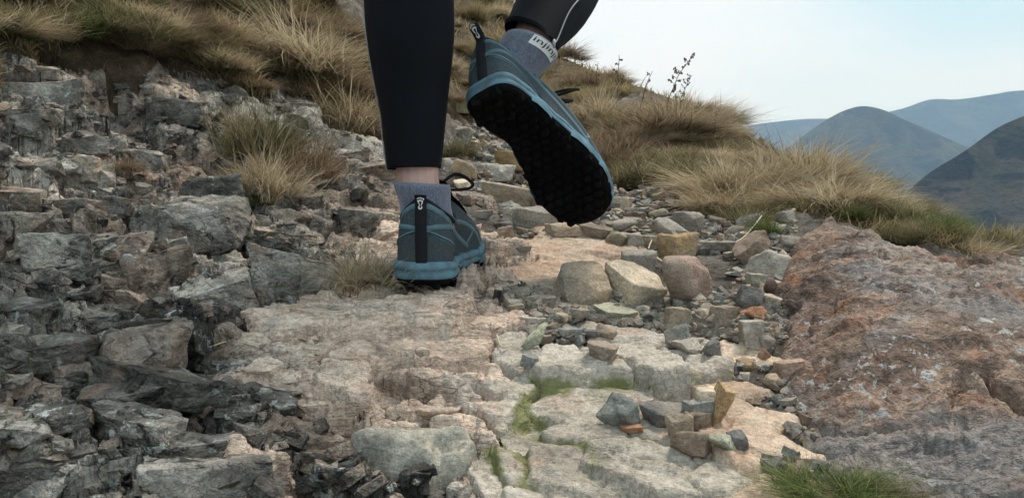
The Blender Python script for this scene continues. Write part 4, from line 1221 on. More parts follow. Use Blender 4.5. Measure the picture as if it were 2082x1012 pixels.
# bottom right green grass in front of the boulder
for (u, v, w, h, kd, lab) in [(1690,1012,190,62,'green','green grass clump growing at the foot of the rusty boulder'),(1775,1022,150,52,'olive','olive grass clump beside the green one at the boulder foot')]:
    p = PX(u, v, .60); tussock(p, w / FPX * p.y, h / FPX * p.y, kd, lab, 'tussocks one can tell apart', 0)
def bank(n, ur, vr, wpx, hpx, kinds, label, group, seed, fl=None, lean=(0, 0)):
    r = np.random.default_rng(seed); c = 0; tr = 0
    while c < n and tr < n * 12:
        tr += 1
        u, v = r.uniform(*ur), r.uniform(*vr)
        if fl and not fl(u, v): continue
        p = hit(u, v)
        if PKIND[kindv(np.array([p.x]), np.array([p.y]))[0]] != 'E' and p.y < 5: continue
        if p.y > 13: continue
        f = r.uniform(.7, 1.35)
        kd_ = kinds[int(r.integers(len(kinds)))]; vr_ = int(r.integers(3)); wd = {'straw': 'straw-coloured', 'olive': 'olive', 'brown': 'brown', 'green': 'green', 'moor': 'dull tan'}[kd_]
        wd = ('shaggy ', 'upright ', 'sprawling ')[vr_] + wd
        tussock(p, wpx / FPX * p.y * f, hpx / FPX * p.y * f * r.uniform(.7, 1.5), kd_, label % wd, group % wd, vr_, lean)
        c += 1
bank(46, (1180, 1480), (240, 385), 85, 30, ['straw', 'olive', 'brown', 'brown', 'straw'], '%s tussock on the high bank between the gravel path and the sky', '%s tussocks on the path bank', 61)
bank(52, (1450, 1850), (325, 450), 80, 32, ['straw', 'straw', 'olive', 'brown', 'olive'], '%s tussock on the low bank above the rusty boulder', '%s tussocks on the bank above the boulder', 62)
bank(22, (1720, 2060), (400, 512), 70, 34, ['green', 'olive', 'olive', 'green'], 'short %s turf clump running down behind the boulder', '%s turf clumps behind the boulder', 63)
bank(40, (-20, 420), (-10, 115), 90, 36, ['olive', 'brown', 'olive', 'green', 'straw'], '%s tussock in the turf overhanging the grey outcrop', '%s tussocks overhanging the outcrop', 64)
bank(44, (400, 770), (-10, 200), 80, 34, ['olive', 'brown', 'straw', 'brown', 'moor'], '%s tussock on the steep turf between outcrop and standing leg', '%s tussocks above the outcrop', 65)
bank(46, (900, 1290), (0, 250), 55, 24, ['moor', 'straw', 'brown', 'moor'], 'small %s tussock on the slope far up the path', '%s tussocks far up the slope', 66)

# turf between the tussocks, one mass
r = np.random.default_rng(71)
nT = 60000
uu = np.concatenate([r.uniform(-150, 900, nT), r.uniform(880, 2150, nT)]); vv = np.concatenate([r.uniform(-60, 330, nT), r.uniform(-20, 540, nT)])
rx = np.empty((len(uu), 3)); ok = np.zeros(len(uu), bool)
cp_, sp_ = math.cos(PITCH), math.sin(PITCH)
a_ = (uu - CU) / FPX; b_ = (CV - vv) / FPX
yy_ = cp_ + b_ * sp_; zz_ = -sp_ + b_ * cp_
RX, RZ = a_ / yy_, zz_ / yy_
Yc = np.full(len(uu), np.nan)
for y_ in np.exp(np.linspace(math.log(.9), math.log(13), 260)):
    z_ = gzv(RX * y_, np.full(len(uu), y_))
    hitm = np.isnan(Yc) & (RZ * y_ < z_)
    Yc[hitm] = y_
ok = ~np.isnan(Yc)
px_, py_ = RX[ok] * Yc[ok], Yc[ok]
px_ = px_ + r.normal(0, .01, len(px_)) * py_; py_ = py_ * (1 + r.normal(0, .012, len(py_)))
kk = kindv(px_, np.minimum(py_, 4.9))
epid = pk[('E', 'Eearth')]
sel = ((kk == epid) | (py_ > 4.9)) & (fbm2(px_ * 5, py_ * 5, 2, 78) + r.normal(0, .15, len(px_)) > -.22)
px_, py_ = px_[sel], py_[sel]; pz_ = gzv(px_, py_)
n = len(px_)
patch_ = fbm2(px_ * 2.2, py_ * 2.2, 3, 77)
da = r.random(n) * 6.28; sp = r.uniform(.2, 1.1, n)
d = np.stack([np.cos(da) * sp + .1, np.sin(da) * sp - .35, np.ones(n)], -1); d /= np.linalg.norm(d, axis=1, keepdims=True)
L = (.016 + .010 * py_) * r.uniform(.6, 1.6, n)
V, F, T = blades(np.stack([px_, py_, pz_ - .005], -1), d, L, (.0012 + .0009 * py_) * r.uniform(.6, 1.4, n), r.uniform(.4, 1.8, n), np.clip(.5 + .3 * patch_ + r.normal(0, .2, n), 0, 1), 3, .08)
turf = link(bpy.data.objects.new('turf', grass_mesh('turf', V, F, T, M['moor'])))
tag(turf, 'rough brown and olive turf covering the banks and slope', 'turf', kind='stuff')
# ------------------------------------------------------------------ far fells, valley and the air between
def fell_mat(name, a, b, c, dark, sc=.004):
    m, t, bs = new_mat(name); k = NB(t)
    v = k.coord('Position', (1, 1, 1.5))
    f = k.noise(v, sc, 6, .6, .3)
    col = k.ramp(f, [(.36, a), (.5, b), (.62, c)])
    dm = k.ramp(k.noise(v, sc * 2.2, 7, .65, .8), [(.49, 0.0), (.55, 1.0)])
    col = k.mix(k.math('MULTIPLY', dm, .9), col, dark)
    col = k.mix(.9, col, k.ramp(k.noise(v, sc * 14, 4, .7), [(.3, .4), (.7, .95)]), 'MULTIPLY')
    k.l(col, bs.inputs['Base Color']); bs.inputs['Roughness'].default_value = .95
    bs.inputs['Specular IOR Level'].default_value = .1
    k.l(k.bump(k.noise(v, sc * 9, 6, .65), .9, 40), bs.inputs['Normal'])
    return m
M['fell_near'] = fell_mat('bracken_fell', (.06, .075, .04), (.13, .11, .065), (.19, .125, .095), (.014, .018, .017), .0055)
M['fell_mid'] = fell_mat('grassy_fell', (.055, .06, .035), (.08, .082, .05), (.11, .105, .07), (.03, .034, .028), .0022)
M['fell_far'] = fell_mat('far_fell', (.035, .04, .032), (.055, .06, .045), (.08, .08, .06), (.025, .028, .028), .0014)
VZ = -330.0
def catmull(P_, n):
    P_ = np.array(P_, float); t = np.linspace(0, len(P_) - 1 - 1e-6, n); i = t.astype(int); f = (t - i)[:, None]
    q = np.concatenate([P_[:1] * 2 - P_[1:2], P_, P_[-1:] * 2 - P_[-2:-1]])
    a, b, c, d = q[i], q[i + 1], q[i + 2], q[i + 3]
    return .5 * (2 * b + (c - a) * f + (2 * a - 5 * b + 4 * c - d) * f ** 2 + (3 * b - a - 3 * c + d) * f ** 3)
def ridge(name, line, front, back, mat, seed, gully, n=260, m=70, power=.85, ds=.8):
    R = catmull([np.array(PX(u, v, D * ds)) for u, v, D in line], n); front, back, gully = front * ds, back * ds, gully * ds
    cross = np.concatenate([-np.linspace(1, 0, m // 3)[:-1], np.linspace(0, 1, m)])
    rows = []
    for c in cross:
        w = back if c < 0 else front
        t = abs(c)
        p = R.copy(); p[:, 1] += -c * w if c > 0 else -c * w
        x, y = p[:, 0], p[:, 1]
        g = 1 - np.abs(fbm2(x / gully, y / (gully * 2.2), 4, seed))
        drop = t ** power
        z = R[:, 2] + (VZ - 25 - R[:, 2]) * drop
        z = z - (g - .55) * gully * .5 * np.sin(min(t, 1) * math.pi) ** .7 + fbm2(x / (gully * .25), y / (gully * .25), 3, seed + 9) * gully * .025 * (t > 0)
        p[:, 2] = z
        rows.append(p)
    G = np.array(rows); mm, nn = G.shape[:2]
    ii = np.arange(mm * nn).reshape(mm, nn)
    o = mesh_obj(name, G.reshape(-1, 3), np.stack([ii[:-1, :-1], ii[1:, :-1], ii[1:, 1:], ii[:-1, 1:]], -1).reshape(-1, 4), mat)
    tag(o, kind='structure'); return o
ridge('hill', [(900,330,7200),(1300,290,7000),(1480,262,6800),(1560,250,6700),(1640,242,6600),(1740,240,6500),(1830,222,6400),(1890,203,6300),(1950,202,6200),(2020,192,6100),(2082,184,6000),(2300,178,5900),(2700,215,5800)],
      2000, 900, M['fell_far'], 5, 420)
ridge('hill', [(1380,440,3500),(1500,352,3520),(1600,300,3560),(1645,268,3560),(1685,241,3550),(1722,223,3540),(1757,216,3530),(1797,224,3500),(1835,242,3460),(1880,261,3420),(1950,292,3380),(2040,330,3330),(2200,400,3250),(2500,480,3200)],
      1500, 900, M['fell_mid'], 17, 300)
ridge('hill', [(1600,640,1500),(1740,520,1500),(1800,435,1500),(1850,385,1500),(1895,348,1500),(1960,308,1510),(2025,262,1520),(2082,236,1530),(2200,190,1540),(2500,120,1560),(2800,80,1560)],
      900, 700, M['fell_near'], 29, 170, n=360, m=110, power=.75, ds=.62)
vq = np.array([(-9000, -900, VZ), (9500, -900, VZ), (9500, 8500, VZ), (-9000, 8500, VZ)], float)
valley = mesh_obj('valley', vq, np.array([[0, 1, 2, 3]]), M['fell_mid']); tag(valley, kind='structure')
hx0, hx1, hy0, hy1, hz0, hz1 = -9300, 9800, -1100, 8800, VZ - 30, 1150
hv = [(x, y, z) for z in (hz0, hz1) for y in (hy0, hy1) for x in (hx0, hx1)]
hf = [(0, 2, 3, 1), (4, 5, 7, 6), (0, 1, 5, 4), (1, 3, 7, 5), (3, 2, 6, 7), (2, 0, 4, 6)]
haze = pymesh('haze', hv, hf, None, None, False)
hm = bpy.data.materials.new('valley_air'); hm.use_nodes = True; ht = hm.node_tree; ht.nodes.clear()
ho = ht.nodes.new('ShaderNodeOutputMaterial'); pv = ht.nodes.new('ShaderNodeVolumePrincipled')
pv.inputs['Color'].default_value = (.46, .71, 1.0, 1); pv.inputs['Absorption Color'].default_value = (1, 1, 1, 1); pv.inputs['Density'].default_value = 1.35e-4; pv.inputs['Anisotropy'].default_value = 0.0
ht.links.new(pv.outputs['Volume'], ho.inputs['Volume'])
haze.data.materials.append(hm)
tag(haze, 'thin blue valley haze between the fells', 'haze', kind='stuff')
# ------------------------------------------------------------------ the walker
M['teal_dark'] = plain_mat('dark_teal_mesh_fabric', (.056, .078, .09), .9, .12, 500, .45, .8, 700, dirt=.55)
M['teal_overlay'] = plain_mat('teal_overlay', (.085, .155, .185), .6, .3, 70, .2, .1, 500, dirt=.3)
M['teal_sole'] = plain_mat('teal_foam_midsole', (.10, .205, .255), .7, .25, 45, .45, .25, 300)
M['teal_sole'] = plain_mat('teal_foam_midsole', (.10, .205, .255), .7, .25, 45, .35, .3, 300, dirt=.65)
M['rubber'] = plain_mat('black_rubber', (.003, .003, .0034), .9, .12, 30, .35, .4, 200, dirt=.05)
M['black_tape'] = plain_mat('black_webbing', (.013, .013, .016), .8, .2, 90, .2, .3, 1500)
M['white_print'] = plain_mat('white_print', (.72, .72, .70), .6, .3)
M['red_print'] = plain_mat('red_print', (.5, .10, .08), .6, .3)
M['legging'] = plain_mat('black_legging', (.0042, .0050, .0078), .8, .15, 8, .3, .3, 1400)
M['grey_strip'] = plain_mat('silver_zip', (.28, .28, .29), .4, .5)
M['skin'] = plain_mat('skin', (.58, .36, .30), .5, .35, 35, .10, .1, 400)
M['hair'] = plain_mat('brown_hair', (.06, .035, .02), .6, .3, 60, .3, .3, 200)
M['jacket'] = plain_mat('navy_jacket', (.02, .03, .06), .6, .3, 20, .2, .2, 300)
def sock_mat():
    m, t, b = new_mat('heather_grey_sock'); k = NB(t)
    v = k.coord('Position', (1, 1, .45))
    f = k.noise(v, 900, 3, .7); g = k.noise(v, 180, 3, .6)
    col = k.ramp(f, [(.3, (.055, .066, .095)), (.5, (.115, .13, .175)), (.72, (.25, .27, .32))])
    col = k.mix(.7, col, k.ramp(g, [(.3, .75), (.7, 1.25)]), 'MULTIPLY')
    k.l(col, b.inputs['Base Color']); b.inputs['Roughness'].default_value = .95; b.inputs['Sheen Weight'].default_value = .3
    k.l(k.bump(f, .6, .0012), b.inputs['Normal']); return m
M['sock'] = sock_mat()

person = empty('person', (0, 1.1, gz(0, 1.1)))
tag(person, 'walker in black leggings, grey ankle socks and teal trail shoes stepping up the rocks', 'person')
PM = person.matrix_basis.copy()
PINV = Matrix.Translation(-person.location)
def pobj(name, verts, faces, mat, parent=None, smooth=True):
    """verts in world space; stored relative to the walker"""
    V = [tuple(PINV @ Vector(v)) for v in verts]
    return pymesh(name, V, faces, mat, parent or person, smooth)
def pchild(name, verts, faces, mat, parent, smooth=True):
    return pobj(name, verts, faces, mat, parent, smooth)
def closed_curve(P_, n):
    P_ = np.array(P_, float); k = len(P_); t = np.linspace(0, k, n, endpoint=False); i = t.astype(int); f = (t - i)[:, None]
    a, b, c, d = P_[(i - 1) % k], P_[i % k], P_[(i + 1) % k], P_[(i + 2) % k]
    return .5 * (2 * b + (c - a) * f + (2 * a - 5 * b + 4 * c - d) * f ** 2 + (3 * b - a - 3 * c + d) * f ** 3)
def ring_faces(nr_, n, cap0=False, cap1=False):
    F = []
    for i in range(nr_ - 1):
        for j in range(n):
            F.append((i * n + j, i * n + (j + 1) % n, (i + 1) * n + (j + 1) % n, (i + 1) * n + j))
    if cap0: F.append(tuple(range(n))[::-1])
    if cap1: F.append(tuple(range((nr_ - 1) * n, nr_ * n)))
    return F
def tube(P_, r, n=8):
    P_ = [Vector(p) for p in P_]; V = []
    for i, p in enumerate(P_):
        t = (P_[min(i + 1, len(P_) - 1)] - P_[max(i - 1, 0)]).normalized()
        a = t.orthogonal().normalized() if i == 0 else (a - t * a.dot(t)).normalized()
        b = t.cross(a); rr_ = r[i] if isinstance(r, (list, tuple)) else r
        for j in range(n):
            q = 6.28318 * j / n; V.append(p + a * math.cos(q) * rr_ + b * math.sin(q) * rr_)
    return V, ring_faces(len(P_), n, True, True)

OUT = closed_curve([(0,0),(.022,.003),(.034,.020),(.038,.055),(.039,.10),(.043,.14),(.050,.18),(.051,.212),(.044,.245),(.029,.268),(.009,.281),(-.012,.282),(-.030,.273),(-.043,.252),
                    (-.049,.222),(-.048,.19),(-.039,.152),(-.031,.118),(-.029,.085),(-.034,.052),(-.033,.020),(-.021,.003)], 84) * np.array((1.1, 1.0))
NS = len(OUT); OC = np.array((0, .135))
def inset(pts_, d):
    nx = np.roll(pts_, -1, 0) - np.roll(pts_, 1, 0); nn = np.stack([nx[:, 1], -nx[:, 0]], -1); nn /= np.linalg.norm(nn, axis=1, keepdims=True)
    return pts_ + nn * d
def spring(y): return .020 * np.clip((y - .17) / .115, 0, 1) ** 2
SPAR = np.arange(NS) / NS
def bend_toe(p, b, y0=.105, y1=.195):
    """forefoot curling towards the sole by b radians"""
    x, y, z = p
    if b == 0 or y <= y0: return (x, y, z)
    R = (y1 - y0) / b; a = min((y - y0) / (y1 - y0), 1.0) * b
    yy, zz = y0 + (R + z) * math.sin(a), -R + (R + z) * math.cos(a)
    if y > y1: yy += (y - y1) * math.cos(b); zz -= (y - y1) * math.sin(b)
    return (x, yy, zz)
def shoe(side, Mw, label, tab_up, wear):
    """side +1 = right foot. Mw: shoe frame (x lateral, y toe, z up) -> world"""
    def W_(p): return Mw @ Vector(bend_toe((p[0] * side, p[1], p[2]), wear))
    def ring3(d, z): # outline offset d at height z above the curved ground line
        q = inset(OUT, d); return [(a, b, z + spring(b)) for a, b in q]
    # --- upper
    ang = SPAR * 2 * math.pi
    colx = .0365 * np.sin(ang) ; coly = .060 - .056 * np.cos(ang)
    colx = colx * (1 - .12 * (1 - np.cos(ang)) / 2)
    ztop = np.interp(SPAR, [0, .04, .12, .24, .36, .46, .5, .54, .64, .76, .88, .96, 1], [.104, .103, .090, .074, .082, .108, .112, .108, .082, .074, .090, .103, .104])
    hgt = np.interp(SPAR, [0, .1, .25, .4, .5, .6, .75, .9, 1], [.055, .052, .040, .036, .040, .036, .040, .052, .055])
    base = inset(OUT, -.0035); z0 = .0185 + spring(OUT[:, 1])
    P0 = np.stack([base[:, 0], base[:, 1], z0], -1)
    P1 = np.stack([base[:, 0] * 1.03, base[:, 1] - .006 * (1 - np.cos(ang)) / 2 - .004 * (np.cos(ang) > .7), z0 + hgt], -1)
    P2 = np.stack([colx, coly, ztop], -1)
    def U_(s, k):
        j = (s % 1.0) * NS; i = int(j) % NS; f = j - int(j); i2 = (i + 1) % NS
        p0 = P0[i] * (1 - f) + P0[i2] * f; p1 = P1[i] * (1 - f) + P1[i2] * f; p2 = P2[i] * (1 - f) + P2[i2] * f
        return p0 * (1 - k) ** 2 + 2 * p1 * k * (1 - k) + p2 * k * k
    KS = np.linspace(0, 1, 22)
    V = []
    for k in KS:
        for i in range(NS): V.append(W_(P0[i] * (1 - k) ** 2 + 2 * P1[i] * k * (1 - k) + P2[i] * k * k))
    upper = pobj('shoe', V, ring_faces(len(KS), NS), M['teal_dark'])
    upper['label'] = label
    for d_, z_ in ((.001, .0),):
        pass
    def nrm(s, k):
        e = .004; a = U_(s + e, k) - U_(s - e, k); b = U_(s, min(k + .02, 1)) - U_(s, max(k - .02, 0))
        n = np.cross(a, b); return n / (np.linalg.norm(n) + 1e-12)
    def strip(name, line, width, mat, off_=.0011, taper=False, n=26):
        """ribbon lying on the upper along (s, k) points, width in metres"""
        L_ = catmull([np.array((a, b)) for a, b in line], n); VV = []
        pos = [U_(s, np.clip(k, 0, 1)) for s, k in L_]
        for i, (s, k) in enumerate(L_):
            k = float(np.clip(k, 0, 1)); t = pos[min(i + 1, n - 1)] - pos[max(i - 1, 0)]; nn = nrm(s, k)
            w = np.cross(nn, t); w /= np.linalg.norm(w) + 1e-12
            hw = width * .5 * (math.sin(math.pi * (i + .6) / (n + .2)) ** .5 if taper else 1)
            for q, h in ((-1.0, -.0006), (-.8, off_), (.8, off_), (1.0, -.0006)):
                VV.append(W_(pos[i] + w * hw * q + nn * h))
        F = [(i * 4 + j, i * 4 + j + 1, i * 4 + j + 5, i * 4 + j + 4) for i in range(n - 1) for j in range(3)]
        return pchild(name, VV, F, mat, upper)
    # --- midsole
    prof = [(-.004, .004), (.0012, .0050), (.0026, .008), (.0022, .0112), (.0006, .0122), (.0022, .0132), (.0028, .0165), (.0016, .021), (-.001, .0228), (-.006, .0232)]
    V = []
    for d, z in prof:
        for i, (a, b, c) in enumerate(ring3(d, z)):
            heel = max(0, 1 - b / .08)
            wob = .0012 * math.sin(b * 160) * (z > .008) * (z < .028)
            V.append(W_((a, b, c + (.004 * heel if z > .012 else 0) + wob)))
    pchild('midsole', V, ring_faces(len(prof), NS, True, True), M['teal_sole'], upper)
    # --- outsole with lugs
    V = []; F = []
    for d, z in ((-.004, -.001), (-.0005, .0005), (.0016, .0045), (.0012, .0072)):
        for a, b, c in ring3(d, z): V.append(W_((a, b, c)))
    F += ring_faces(4, NS, True, False)
    inner = inset(OUT, -.0025)
    def inside(x, y):
        c = False
        for i in range(NS):
            ax, ay = inner[i]; bx, by = inner[(i + 1) % NS]
            if (ay > y) != (by > y) and x < (bx - ax) * (y - ay) / (by - ay) + ax: c = not c
        return c
    rl = random.Random(5)
    row = 0; y = .008
    while y < .276:
        for c in range(-4, 5):
            x = c * .0165 + (.008 if row % 2 else 0)
            if inside(x, y):
                zz = float(spring(np.array(y))); w, l, h = rl.uniform(.0050, .0062), rl.uniform(.0046, .0056), rl.uniform(.0040, .0085)
                i0_ = len(V); rot = rl.uniform(-.5, .5)
                for (sc_, zq) in ((1.25, .001), (.85, -h)):
                    for sx, sy in ((-1, -1), (1, -1), (1.0, .4), (0, 1.2), (-1.0, .4)):
                        px0, py0 = sx * w * sc_, sy * l * sc_
                        V.append(W_((x + px0 * math.cos(rot) - py0 * math.sin(rot), y + px0 * math.sin(rot) + py0 * math.cos(rot), zz + zq)))
                for j in range(5): F.append((i0_ + j, i0_ + (j + 1) % 5, i0_ + 5 + (j + 1) % 5, i0_ + 5 + j))
                F.append(tuple(i0_ + 5 + j for j in range(5)))
        row += 1; y += .0145
    pchild('outsole', V, F, M['rubber'], upper, False)
    # foam claws that reach down over the outsole edge
    for s in (.16, .25, .33, .40, .67, .76, .84):
        i = int(s * NS); V = []; F = []
        for q, (d, z) in enumerate([(.0040, .013), (.0046, .007), (.0030, .0015)]):
            for di in (-2, -1, 0, 1, 2):
                sc_ = 1 - .35 * q * abs(di) / 2
                a, b, c = ring3(d if abs(di) < 2 else d - .002, z)[(i + int(di)) % NS]; V.append(W_((a, b, c)))
        for q in range(2):
            for j in range(4): F.append((q * 5 + j, q * 5 + j + 1, q * 5 + j + 6, q * 5 + j + 5))
        pchild('foam_claw', V, F, M['teal_sole'], upper)
    # --- padded collar and dark lining
    V = []; nn_ = 8
    ctr = np.array((0, .060, 0))
    for i in range(NS):
        p = P2[i]; o_ = np.array((p[0], p[1] - .06, 0)); o_ /= np.linalg.norm(o_) + 1e-9
        for j in range(nn_):
            q = 6.283 * j / nn_; V.append(W_(p - o_ * .0012 + o_ * .0026 * math.cos(q) + np.array((0, 0, .0026 * math.sin(q)))))
    F = [(i * nn_ + j, i * nn_ + (j + 1) % nn_, ((i + 1) % NS) * nn_ + (j + 1) % nn_, ((i + 1) % NS) * nn_ + j) for i in range(NS) for j in range(nn_)]
    pchild('collar', V, F, M['black_tape'], upper)
    V = []
    for t_ in (0, .5, 1):
        for i in range(NS):
            p = P2[i] * 1.0; p[:2] = (p[:2] - ctr[:2]) * (.96 - .12 * t_) + ctr[:2]; p[2] -= .035 * t_; V.append(W_(p))
    pchild('lining', V, ring_faces(3, NS, False, False), M['black_tape'], upper)
    # --- overlays, mirrored on both flanks (s from the heel, + lateral)
    for q in (1, -1):
        f_ = lambda L_: [((q * s) % 1.0 if q * s >= 0 else q * s, k) for s, k in L_]
        strip('overlay', f_([(.012, .52), (.05, .56), (.10, .60), (.15, .63), (.20, .62)]), .0070, M['teal_overlay'])
        strip('overlay', f_([(.012, .50), (.05, .42), (.09, .36), (.13, .28), (.16, .16)]), .0062, M['teal_overlay'], taper=True)
        strip('overlay', f_([(.02, .90), (.07, .88), (.12, .80), (.18, .60), (.23, .40), (.27, .16)]), .0075, M['teal_overlay'])
        strip('overlay', f_([(.10, .97), (.17, .93), (.24, .92), (.29, .80), (.32, .55), (.335, .25), (.34, .08)]), .0065, M['teal_overlay'])
        strip('overlay', f_([(.335, .62), (.30, .42), (.265, .22)]), .0055, M['teal_overlay'], taper=True)
        strip('overlay', f_([(.40, .55), (.385, .35), (.37, .12)]), .0045, M['teal_overlay'], taper=True)
        strip('overlay', f_([(.44, .40), (.425, .25), (.41, .06)]), .0035, M['teal_overlay'], taper=True)
        strip('seam', f_([(.02, .47), (.06, .40), (.10, .33), (.15, .22), (.165, .10)]), .0014, M['black_tape'], .0014)
        for kk_ in (.36, .375, .395): # creases of the toe box
            strip('seam', f_([(kk_, .70), (kk_ + .01, .45), (kk_ + .012, .2)]), .0012, M['teal_overlay'], .0008)
    strip('toe_cap', [(.43, .10), (.47, .22), (.5, .27), (.53, .22), (.57, .10)], .012, M['rubber'], .0012, True)
    # --- heel pull tab with the white footprint mark
    hb = [(0.0, U_(0, k) + nrm(0, k) * .0018) for k in np.linspace(.03, 1, 12)]
    pts_ = [p for _, p in hb]
    top_ = pts_[-1]
    back = np.array((0, -1, .0))
    up_ = [top_ + np.array((0, -.001 * i - .0006 * i * i * tab_up, (.0012 + .0022 * tab_up) * i)) for i in range(1, 6)]
    pts_ = pts_ + up_
    V = []; hwid = .0074
    for i, p in enumerate(pts_):
        for q, dz in ((-1, 0), (-.85, -.0012), (.85, -.0012), (1, 0)):
            V.append(W_(p + np.array((q * hwid * (1 - .15 * (i == len(pts_) - 1)), dz, 0))))
    nb2 = len(pts_)
    for i, p in enumerate(pts_):   # front side gives the tab its thickness
        for q in (-1, 1): V.append(W_(p + np.array((q * hwid, .0016, 0))))
    F = [(i * 4 + j, i * 4 + j + 1, i * 4 + j + 5, i * 4 + j + 4) for i in range(nb2 - 1) for j in range(3)]
    o2 = nb2 * 4
    F += [(o2 + i * 2 + 1, o2 + i * 2, o2 + i * 2 + 2, o2 + i * 2 + 3) for i in range(nb2 - 1)]
    F += [(4 * (nb2 - 1), 4 * (nb2 - 1) + 3, o2 + 2 * nb2 - 1, o2 + 2 * nb2 - 2)]
    pchild('pull_tab', V, F, M['black_tape'], upper)
    # mark: outlined sole of a foot with five toes
    A_, B_ = np.array(pts_[-6]), np.array(pts_[-1])
    if tab_up < .4: A_, B_ = np.array(pts_[-8]), np.array(pts_[-3])
    ax_ = B_ - A_; Lm = np.linalg.norm(ax_)
    def mk(a, b): # a across (-1..1), b along (0..1)
        return W_(A_ + ax_ * b + np.array((a * .0062, -.0022, 0)))
    V = []; F = []
    foot = [(-.1, .02), (.35, .06), (.45, .22), (.2, .42), (.5, .62), (.62, .74), (.0, .80), (-.62, .72), (-.5, .5), (-.25, .36), (-.45, .16)]
    n_f = len(foot); cx_, cy_ = -.02, .42
    for a, b in foot: V.append(mk(a, b))
    for a, b in foot: V.append(mk(cx_ + (a - cx_) * .45, cy_ + (b - cy_) * .72))
    F += [(i, (i + 1) % n_f, n_f + (i + 1) % n_f, n_f + i) for i in range(n_f)]
    for tx_, ty_, tr in ((-.68, .84, .15), (-.36, .90, .13), (-.06, .93, .12), (.24, .92, .11), (.52, .88, .10)):
        i0_ = len(V)
        for j in range(8): V.append(mk(tx_ + tr * math.cos(j * .785), ty_ + tr * .55 * math.sin(j * .785)))
        F.append(tuple(range(i0_, i0_ + 8)))
    pchild('tab_mark', V, F, M['white_print'], upper, False)
    # --- tongue and laces
    V = []; n_t = 7
    for i in range(8):
        t_ = i / 7; c = U_(.5, .45 + .55 * t_) + np.array((0, 0, .003)); 
        if i == 7: c = c + np.array((0, .004, .010))
        for j in range(n_t):
            a = (j / (n_t - 1) - .5) * 2; V.append(W_(c + np.array((a * .019, -abs(a) ** 2 * .006, -abs(a) ** 2 * .008 + .002))))
    F = [(i * n_t + j, i * n_t + j + 1, (i + 1) * n_t + j + 1, (i + 1) * n_t + j) for i in range(7) for j in range(n_t - 1)]
    pchild('tongue', V, F, M['black_tape'], upper)
    for i in range(5):
        k = .5 + .095 * i
        c0 = U_(.5 - .045, k) + np.array((0, 0, .004)); c1 = U_(.5 + .045, k + .04) + np.array((0, 0, .004)); cm = (c0 + c1) / 2 + np.array((0, .003, .006))
        Pl = catmull([c0, cm, c1], 10); V, F = tube([W_(p) for p in Pl], .0022, 6); pchild('lace', V, F, M['black_tape'], upper)
    kn = U_(.5, .96) + np.array((0, .008, .008))
    for q, ln, dz in ((1, .050, .012), (1, .040, -.010), (-1, .045, .004)):
        Pl = catmull([kn, kn + np.array((q * ln * .5, .012, dz + .012)), kn + np.array((q * ln, .014, dz)), kn + np.array((q * ln * .92, .010, dz - .008)), kn + np.array((q * ln * .4, .006, dz - .010)), kn], 26)
        V, F = tube([W_(p) for p in Pl], .0024, 6); pchild('lace', V, F, M['black_tape'], upper)
    for s in (.37,):   # small red mark on the midsole flank
        i = int(s * NS); V = []
        for j in range(10):
            a, b, c = ring3(.0036, .0165)[i]; a2, b2, c2 = ring3(.0036, .0165)[(i + 1) % NS]
            t_ = np.array((a2 - a, b2 - b, 0)); t_ /= np.linalg.norm(t_)
            V.append(W_(np.array((a, b, c)) + t_ * .0045 * math.cos(j * .628) + np.array((0, 0, .0036 * math.sin(j * .628)))))
        pchild('sole_mark', V, [tuple(range(10))], M['red_print'], upper, False)
    return upper
def frame(f, u, p):
    f = Vector(f).normalized(); u = Vector(u); u = (u - f * u.dot(f)).normalized(); x = f.cross(u)
    m_ = Matrix(((x.x, f.x, u.x, p[0]), (x.y, f.y, u.y, p[1]), (x.z, f.z, u.z, p[2]), (0, 0, 0, 1)))
    return m_
# planted left shoe
yaw = math.radians(4); pt = math.radians(3)
hp = PX(857, 577, 1.0)
fL = (math.sin(yaw) * math.cos(pt), math.cos(yaw) * math.cos(pt), math.sin(pt))
ML = frame(fL, (0.0, -.07, 1), hp)
shoe(-1, ML, 'shoe planted flat on the rock', .1, 0)
# raised right shoe
BEND = .52
fR = (.56, .66, -.45); UR = (.03, .70, .70)
hpR = PX(982, 192, 1.05)
MR = frame(fR, UR, hpR)
shoe(1, MR, 'raised shoe showing its black lugged sole', .75, BEND)
def WR(v): return MR @ Vector(bend_toe(tuple(v), BEND))

# --- legs: centre lines and widths
def leg_rings(path_, n=36):
    V = []
    P_ = [Vector(p[0]) for p in path_]
    for i, (c, rx, ry, tilt) in enumerate(path_):
        c = Vector(c); t = (P_[min(i + 1, len(P_) - 1)] - P_[max(i - 1, 0)]).normalized()
        if tilt is not None: t = Vector(tilt).normalized()
        x = Vector((1, 0, 0)); x = (x - t * x.dot(t)).normalized(); y = t.cross(x)
        for j in range(n):
            q = 6.28318 * j / n
            V.append(c + x * rx * math.cos(q) + y * ry * math.sin(q))
    return V
def pxr(vl, ul, ur, Y):
    c = PX((ul + ur) / 2, vl, Y); return c, (ur - ul) / 2 / FPX * Y
hipL, hipR = Vector((-.095, 1.24, .78)), Vector((.085, 1.24, .78))
ankL = ML @ Vector((0, .062, .095)); ankR = MR @ Vector((0, .062, .098))
LL = []
for v, ul, ur, Y in [(348,789,898,1.062),(335,787,899,1.062),(290,781,903,1.064),(240,775,907,1.068),(170,763,914,1.072),(80,749,922,1.075),(0,742,922,1.08),(-90,744,918,1.085),(-180,752,912,1.09)]:
    c, r_ = pxr(v, ul, ur, Y); LL.append((c, r_, r_ * 1.08, None))
knL = Vector((-.135, 1.115, .415))
